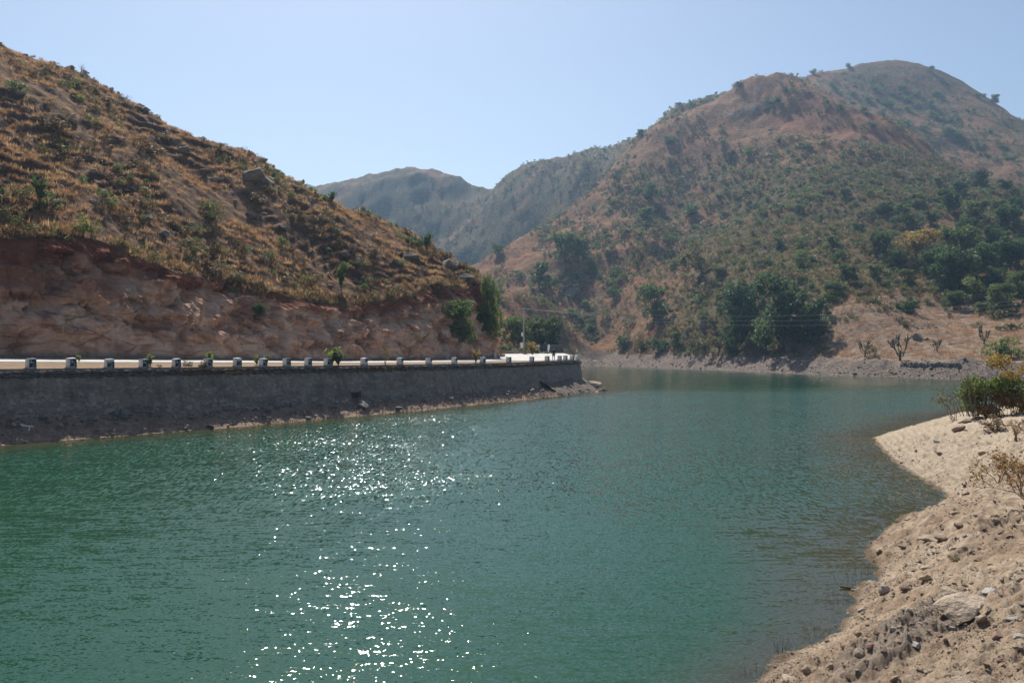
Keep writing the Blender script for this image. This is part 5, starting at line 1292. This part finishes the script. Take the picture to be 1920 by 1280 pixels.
# ------------------------------------------------------------------ plants on the near shore
def big_bush():
    p = hitN(1862, 778); k = p[1] / F; r = np.random.default_rng(91)
    o = empty('bush', p); tag(o, 'large mixed green and yellow bush on the near bank above the spit', 'bush')
    W, H = 120 * k, 105 * k
    def part(name, mat, n, blobs, size):
        c = crown_pts(r, n, blobs, 0.3, 0.12); v, f = leaf_quads(c, r.uniform(0.6, 1.4, len(c)) * size, r, 2.0); ob(name, mesh_np(name, v, f, mat, False), o)
    part('green_foliage', L_BRIGHT, 9000, [(r.uniform(-0.45, 0.35) * W, r.uniform(-.2, .2) * W, r.uniform(0.12, 0.62) * H, 0.19 * W, 0.16 * W, 0.13 * H) for _ in range(15)], 0.13)
    part('yellow_foliage', L_YELLOW, 7500, [(r.uniform(0.0, 0.75) * W, r.uniform(-.2, .2) * W, r.uniform(0.12, 1.0) * H, 0.17 * W, 0.15 * W, 0.15 * H) for _ in range(16)], 0.13)
    part('dry_foliage', L_RUST, 5000, [(r.uniform(-0.25, 0.7) * W, r.uniform(-.3, .0) * W, r.uniform(0.02, 0.36) * H, 0.18 * W, 0.14 * W, 0.12 * H) for _ in range(9)], 0.11)
    m = MB()
    for _ in range(60):
        t_ = np.array((r.uniform(-0.6, 0.7) * W, r.uniform(-.25, .2) * W, r.uniform(0.25, 0.85) * H)); b_ = np.array((t_[0] * 0.75, t_[1] * 0.7, -0.1)); m.tube([b_, b_ * 0.4 + t_ * 0.6 + r.normal(0, 0.12, 3), t_], (0.025, 0.018, 0.006), 5, False)
    ob('branches', m.mesh('branches', M_TWIG), o)
big_bush()
def near_shrub(px, py, hpx, wpx, me, label, rz=0.0):
    p = hitN(px, py)
    while p is None: py += 4; p = hitN(px, py)
    k = p[1] / F; tag(ob('shrub', me, None, p, (0, 0, rz), (wpx * k, wpx * k, hpx * k)), label, 'shrub')
near_shrub(1790, 788, 62, 70, make_twiggy(92, L_OLIVE, 220, 0.05, 4, 0.5, stems=5, thick=0.01), 'thin pale sprawling twigs at the left end of the big bank bush')
near_shrub(1935, 950, 112, 120, make_twiggy(93, L_RUST, 700, 0.05, 4, 0.6, stems=7, thick=0.011), 'rusty dry shrub with sparse leaves at the right border of the bank', 0.6)
near_shrub(1872, 905, 52, 66, make_twiggy(94, L_YELLOW, 260, 0.06, 3, 0.55, stems=5, thick=0.012), 'small yellow-leaved twigs in front of the rusty shrub')
near_shrub(1905, 828, 40, 60, make_twiggy(95, L_RUST, 300, 0.06, 3, 0.5, stems=6, thick=0.012), 'brown weeds on the slope right under the big bush', 1.2)
near_shrub(1862, 808, 34, 50, SHRUBS['dry'][0], 'dry brown tuft at the foot of the big bank bush')
near_shrub(1790, 1052, 18, 24, SHRUBS['olive'][1], 'low olive sprig growing beside the ridge-like stone')
near_shrub(1815, 1040, 16, 30, make_twiggy(96, L_OLIVE, 60, 0.08, 2, 0.5, stems=6, thick=0.01), 'tiny sprawling weed on the bare bank')
def sprig(px, py, hpx, label, n=26, seed=1):
    Y = CAMZ * F / (py - HOR); x = (px - CX) / F * Y; r = np.random.default_rng(seed); h = hpx * Y / F; m = MB()
    for _ in range(n):
        a = r.normal(0, 0.35, 2); b = r.normal(0, 0.25 * h + 0.05, 2); m.tube([(b[0], b[1], -0.08), (b[0] + a[0] * h * 0.5, b[1] + a[1] * h * 0.5, h * 0.6), (b[0] + a[0] * h * 1.2, b[1] + a[1] * h * 1.2, h * r.uniform(0.6, 1.1))], (0.0035, 0.003, 0.001), 3, False)
    tag(ob('sprig', m.mesh('sprig', L_CACT if seed % 2 else M_TWIG), None, (x, Y, 0)), label, 'weed')
sprig(1466, 1222, 26, 'small dark grass tuft standing in the shallow water near the bottom', 14, 1)
sprig(1552, 1200, 30, 'tangle of dry stalks at the water edge of the lower beach', 14, 2)
sprig(1525, 1190, 20, 'grassy stalks in the shallows left of the dry tangle', 8, 4)
sprig(1588, 1100, 34, 'thin reeds in the water by the driftwood', 8, 4)
sprig(1572, 1130, 24, 'short reeds in the shallows below the driftwood', 7, 6)
sprig(1622, 1082, 30, 'reeds in the notch of the shoreline', 8, 8)
sprig(1412, 1262, 16, 'short stubble in the water at the bottom end of the beach', 7, 8)
sprig(1745, 925, 26, 'fine pale reeds in the shallow cove', 16, 4)
Yd = CAMZ * F / (1102 - HOR); m_ = MB(); m_.tube([((1575 - CX) / F * Yd, Yd, 0.05), ((1590 - CX) / F * Yd, Yd - 0.1, 0.04), ((1606 - CX) / F * Yd, Yd - 0.25, 0.0)], (0.03, 0.05, 0.03), 6)
tag(ob('driftwood', m_.mesh('driftwood', M_TWIG)), 'short piece of driftwood floating beside the beach', 'driftwood')

# ------------------------------------------------------------------ things at the bend of the road
M_CONC = plain('weathered_concrete', (0.36, 0.34, 0.31), 0.9, 0.3, 2.0, 0.3, 0.02)
M_IRON = plain('blue_grey_iron', (0.06, 0.075, 0.10), 0.6, 0.3, 4.0, 0.2, 0.01)
M_WPAINT = plain('white_paint', (0.74, 0.74, 0.72), 0.7, 0.12, 3.0, 0.2, 0.01)
M_DIRT = plain('packed_earth', (0.40, 0.33, 0.25), 0.95, 0.25, 0.8, 0.4, 0.05, obj=False)
# yard beyond the wall end, draped over the land
def yard_z(x, y):
    s, d = SD(x, y); return np.maximum(landR(x, y), np.where(s < 95.5, flat_z(np.minimum(s, 95), d), -9))
gx, gy = np.meshgrid(np.linspace(0, 1, 16), np.linspace(0, 1, 30), indexing='ij')
yy = 133 + gy * 58; xl, xr = np.interp(yy, [133, 150, 170, 191], [2, -6, -9, -8]), np.interp(yy, [133, 140, 160, 191], [8.6, 9.6, 10.6, 11.0])
xx = xl + (xr - xl) * gx
zz = np.interp(yy, [131, 140, 160, 191], [4.56, 4.68, 4.88, 5.2]); 
yd = mesh_np('road', np.stack([xx, yy, zz], -1).reshape(-1, 3), grid_faces(*xx.shape)[:, ::-1], MROAD, True)
tag(ob('road', yd), 'wide pale road bend beyond the embankment', kind='structure')
def yz(y): return float(np.interp(y, [131, 140, 160, 191, 205], [4.50, 4.62, 4.85, 5.2, 5.4]))
def PX(px, y): return (px - CX) / F * y

# electricity pole
def pole(x, y, z, h, label):
    o = empty('electricity_pole', (x, y, z)); tag(o, label, 'pole')
    ob('shaft', MB().box((0, 0, h / 2 - 0.3), (0.30, 0.26, h + 0.6), 0, 0.6).mesh('shaft', M_CONC), o)
    a = ob('cross_arm', MB().box((0, -0.16, h - 0.55), (2.0, 0.1, 0.12)).mesh('cross_arm', M_IRON), o)
    for q in (-0.9, 0.0, 0.9):
        ob('insulator', MB().tube([(q, -0.16, h - 0.49), (q, -0.16, h - 0.40), (q, -0.16, h - 0.33), (q, -0.16, h - 0.25)], (0.03, 0.07, 0.05, 0.03), 8).mesh('insulator', M_WPAINT), a)
    return o
P1 = (PX(982, 178), 178.0, yz(178)); H1 = 9.2
po = pole(*P1, H1, 'concrete electricity pole standing at the bend of the road')
ob('meter_box', MB().box((-0.32, -0.05, 3.9), (0.32, 0.3, 0.75)).mesh('meter_box', M_WPAINT), po)
ob('switch_box', MB().box((-0.38, -0.05, 1.75), (0.5, 0.32, 1.1)).mesh('switch_box', M_WPAINT), po)
P2 = (PX(2030, 205), 205.0, float(landR(np.array([PX(2030, 205)]), np.array([205.0]))[0]))
pole(*P2, H1, 'electricity pole on the far shore beyond the right border')
for i, q in enumerate((-0.9, 0.0, 0.9)):
    t_ = np.linspace(0, 1, 40)[:, None]; A = np.array((P1[0] + q, P1[1] - 0.16, P1[2] + H1 - 0.24)); B = np.array((P2[0] + q, P2[1] - 0.16, P2[2] + H1 - 0.24 - 0.3 * i))
    c_ = A + (B - A) * t_; c_[:, 2] -= (3.2 + 0.9 * i) * 4 * (t_ * (1 - t_))[:, 0]
    tag(ob('power_line', MB().tube(c_, 0.022, 4).mesh('power_line', M_CONC)), f'{("uppermost", "middle", "lowest")[i]} of the thin power lines crossing above the far shore', 'cable', 'power lines from the pole')

# gate, boundary walls, kerb
def wallseg(name, a, b, y, zb, zt, mat, label, cat, panels=0):
    x0, x1 = PX(a, y), PX(b, y); z = yz(y); o = empty(name, ((x0 + x1) / 2, y, z)); tag(o, label, cat); w = x1 - x0
    if panels:
        for k in range(panels):
            q = (k + 0.5) / panels * w - w / 2; lf = ob('gate_leaf', MB().box((q, 0, (zb + zt) / 2), (w / panels - 0.06, 0.05, zt - zb)).mesh('gate_leaf', mat), o)
            mb = MB()
            for j in range(5): mb.box((q - w / panels / 2 + (j + 0.5) * w / panels / 5, -0.06, (zb + zt) / 2), (0.05, 0.04, zt - zb))
            ob('bars', mb.mesh('bars', mat), lf)
        for q in (-w / 2 - 0.2, w / 2 + 0.2): ob('gate_post', MB().box((q, 0, zt / 2 + 0.05), (0.36, 0.36, zt + 0.25)).mesh('gate_post', M_CONC), o)
    else:
        ob('masonry', MB().box((0, 0, (zb + zt) / 2), (w, 0.35, zt - zb), 0, 1, 0.02).mesh('masonry', mat), o)
        ob('coping', MB().box((0, 0, zt + 0.06), (w + 0.06, 0.45, 0.11)).mesh('coping', M_CONC), o)
    return o
M_GW = plain('grey_plaster', (0.15, 0.145, 0.15), 0.9, 0.3, 1.5, 0.3, 0.03)
wallseg('gate', 943, 959, 192, 0.1, 1.5, M_IRON, 'blue-grey iron gate at the end of the road left of the pole', 'gate', 2)
wallseg('boundary_wall', 966, 985, 193, -0.3, 1.6, M_GW, 'grey boundary wall between the gate and the pole', 'wall')
wallseg('gate', 1012, 1026, 194, 0.1, 1.75, M_IRON, 'dark iron gate right of the yellowish roadside bush', 'gate', 2)
wallseg('boundary_wall', 1031, 1056, 196, -0.6, 1.6, M_GW, 'grey boundary wall behind the walking person', 'wall')
wallseg('kerb_wall', 944, 972, 184, -0.2, 0.45, M_DIRT, 'low pale kerb wall in front of the left gate', 'wall')

# plants by the pole
for px, y, h, k, lab, w in ((998, 176, 26, 'gold', 'yellowish bush at the roadside right of the pole', 1.3), (986, 176.5, 18, 'olive', 'small olive bush at the foot of the pole', 1.0), (966, 200, 74, 'round', 'leafy tree behind the electricity pole on its left', 1.0), (1034, 204, 72, 'broad', 'dark leafy tree behind the second gate', 0.9), (1000, 206, 62, 'round', 'green tree between the pole and the dark tree', 0.9), (946, 199, 26, 'olive', 'olive bush over the left gate', 1.0), (938, 150, 22, 'dry', 'dry bush at the foot of the rock nose', 1.0)):
    z_ = max(yz(y), float(landR(np.array([PX(px, y)]), np.array([float(y)]))[0])) - 0.15
    plant(k, (PX(px, y), y, z_), h * y / F, lab, None, w)

# narrow white banner on a stick
y = 170.0; o = empty('banner', (PX(1027, y), y, yz(y))); tag(o, 'narrow white banner hanging from a slanting stick near the person', 'banner')
ob('stick', MB().tube([(0, 0, 0), (0.12, 0, 0.9), (0.26, 0, 2.0)], (0.03, 0.028, 0.022), 6).mesh('stick', M_BARK), o)
v_ = []
for i in range(9):
    u = i / 8; w_ = 0.16 + 0.10 * math.sin(u * 3.1)
    for j in range(4): v_.append((0.24 - 0.13 * u + (j / 3 - 0.5) * 2 * w_ * (1 - 0.5 * u), -0.04 + 0.05 * math.sin(j * 2 + u * 4), 1.95 - 1.35 * u))
ob('cloth', mesh_np('cloth', v_, grid_faces(9, 4), M_WPAINT, True), o)

# pale slabs and a bundle at the cliff foot
for px, s_py, hh, lab, key in ((838, 662, 14, 'whitish slab leaning at the cliff foot below the hanging bush', 'pale'), (842, 668, 8, 'small white stone under the whitish slab at the cliff foot', 'pale'), (928, 664, 14, 'narrow whitish slab standing at the foot of the rock nose', 'pale')):
    ss = np.linspace(20, 86, 600); dd = foot_d(ss) - 0.5; x_, y_ = XY(ss, dd); s_ = float(np.interp(px, CX + F * x_ / y_, ss)); d_ = float(foot_d(s_)) - 0.5; x_, y_ = XY(s_, d_)
    k = float(y_) / F; rock((float(x_), float(y_), float(flat_z(s_, d_)) - 0.02), hh * k * 0.6, key, lab, None, None, 0.2, 2.6 if hh > 10 else 1.0, 3)
for px, w, key, lab in ((768, 20, 'grey', 'grey rubble lump at the cliff foot behind the thirteenth guard stone'), (752, 14, 'grey', 'smaller rubble lump at the cliff foot left of the grey one'), (800, 12, 'red', 'brown rubble lump at the cliff foot right of the pink bundle'), (690, 18, 'red', 'brown rock fallen at the cliff foot behind the twelfth guard stone'), (580, 16, 'red', 'brown rock fallen at the foot of the layered cliff')):
    ss = np.linspace(10, 86, 600); dd = foot_d(ss) - 0.6; x_, y_ = XY(ss, dd); s_ = float(np.interp(px, CX + F * x_ / y_, ss)); d_ = float(foot_d(s_)) - 0.6; x_, y_ = XY(s_, d_)
    rock((float(x_), float(y_), float(flat_z(s_, d_)) - 0.02), w * float(y_) / F, key, lab, None, None, 0.2, 0.8)
M_PINK = plain('pink_cloth', (0.55, 0.16, 0.17), 0.8, 0.3, 4.0)
ss = np.linspace(10, 86, 600); dd = foot_d(ss) - 1.1; x_, y_ = XY(ss, dd); s_ = float(np.interp(782, CX + F * x_ / y_, ss)); x_, y_ = XY(s_, float(foot_d(s_)) - 1.1)
bu = empty('bundle', (float(x_), float(y_), float(flat_z(s_, 13)))); tag(bu, 'small pink bundle lying at the cliff foot', 'bundle')
ob('sack', rock_me('sack', M_PINK, 601, 3, 4, (1, .8, .8), 0.12), bu, (0, 0, -0.03), None, 0.6)
ob('knot', rock_me('knot', M_PINK, 602, 2, 2, (1, 1, 1), 0.1), bu, (0.05, 0, 0.33), None, 0.18)
# white stick on the wall-foot bank
ss = np.linspace(-14, 20, 400); x_, y_ = XY(ss, 0.5 * toe_d(ss)); s_ = float(np.interp(50, CX + F * x_ / y_, ss)); x_, y_ = XY(s_, 0.5 * float(toe_d(s_)))
m_ = MB(); m_.box((0, 0, 0.25), (0.75, 0.10, 0.06), 0.9).box((-0.22, -0.2, 0.3), (0.35, 0.08, 0.05), -0.3); m_.box((0.1, 0.1, 0.1), (0.06, 0.06, 0.3))
tag(ob('broken_board', m_.mesh('broken_board', M_WPAINT), None, (float(x_), float(y_), 0.5 * float(toe_z(s_)) + 0.05), (0, 0.25, 0)), 'broken whitish board lying on the dark bank below the first guard stone', 'board')

# person walking along the wall end
def skin(name, pts, edges, rad, mat, parent, root=0):
    me = bpy.data.meshes.new(name); me.from_pydata(pts, edges, []); o = ob(name, me, parent)
    md = o.modifiers.new('skin', 'SKIN'); md.use_smooth_shade = True
    for i, r_ in enumerate(rad): me.skin_vertices[0].data[i].radius = (r_, r_) if np.isscalar(r_) else r_
    me.skin_vertices[0].data[root].use_root = True
    o.modifiers.new('subdivision', 'SUBSURF').levels = 2; o.modifiers[-1].render_levels = 2
    me.materials.append(mat); return o
M_SKIN = plain('brown_skin', (0.28, 0.16, 0.105), 0.6, 0.1)
M_SHIRT = plain('dark_shirt', (0.022, 0.022, 0.03), 0.9, 0.2)
M_SHORTS = plain('dark_shorts', (0.03, 0.026, 0.03), 0.9, 0.2)
M_HAIR = plain('black_hair', (0.012, 0.010, 0.010), 0.5, 0.1)
yp = 123.0; xp = PX(1038, yp); sp_, dp_ = SD(xp, yp); zp = float(flat_z(sp_, dp_)) + 0.035
pe = empty('person', (xp, yp, zp), 0.2); tag(pe, 'person in dark shirt and shorts walking along the road by the guard stones', 'person')
J = [(0, 0, 0.95), (0, 0, 1.12), (0, -.02, 1.38), (0, -.03, 1.50), (0, -.04, 1.60), (0, -.05, 1.70),
     (.17, -.02, 1.40), (.24, .03, 1.14), (.25, -.10, 0.92), (.25, -.14, 0.84), (-.17, -.02, 1.40), (-.25, -.04, 1.14), (-.27, .05, 0.91), (-.27, .06, 0.83),
     (.09, 0, 0.90), (.10, -.12, 0.50), (.10, -.06, 0.09), (.11, -.20, 0.035), (-.09, 0, 0.90), (-.10, .05, 0.49), (-.10, .26, 0.14), (-.10, .18, 0.04)]
E_ = [(0, 1), (1, 2), (2, 3), (3, 4), (4, 5), (2, 6), (6, 7), (7, 8), (8, 9), (2, 10), (10, 11), (11, 12), (12, 13), (0, 14), (14, 15), (15, 16), (16, 17), (0, 18), (18, 19), (19, 20), (20, 21)]
RD = [(.15, .10), (.135, .09), (.16, .10), .055, (.085, .10), (.07, .08), .062, .045, .033, (.04, .02), .062, .045, .033, (.04, .02), .09, .058, .04, (.045, .03), .09, .058, .04, (.045, .03)]
skin('body', J, E_, RD, M_SKIN, pe)
skin('shirt', [J[i] for i in (0, 1, 2)] + [J[6], (.22, .01, 1.22), J[10], (-.23, -.03, 1.22)], [(0, 1), (1, 2), (2, 3), (3, 4), (2, 5), (5, 6)], [(.172, .125), (.158, .112), (.18, .122), .078, .068, .078, .068], M_SHIRT, pe)
skin('shorts', [J[0], J[14], (.10, -.08, 0.60), J[18], (-.10, .03, 0.60)], [(0, 1), (1, 2), (0, 3), (3, 4)], [(.168, .118), .108, .095, .108, .095], M_SHORTS, pe)
hd = rock_me('hair', M_HAIR, 603, 3, 0, (1, 1.1, 1), 0.03)
ob('hair', hd, pe, (0, 0.0, 1.60), None, (0.21, 0.22, 0.15))
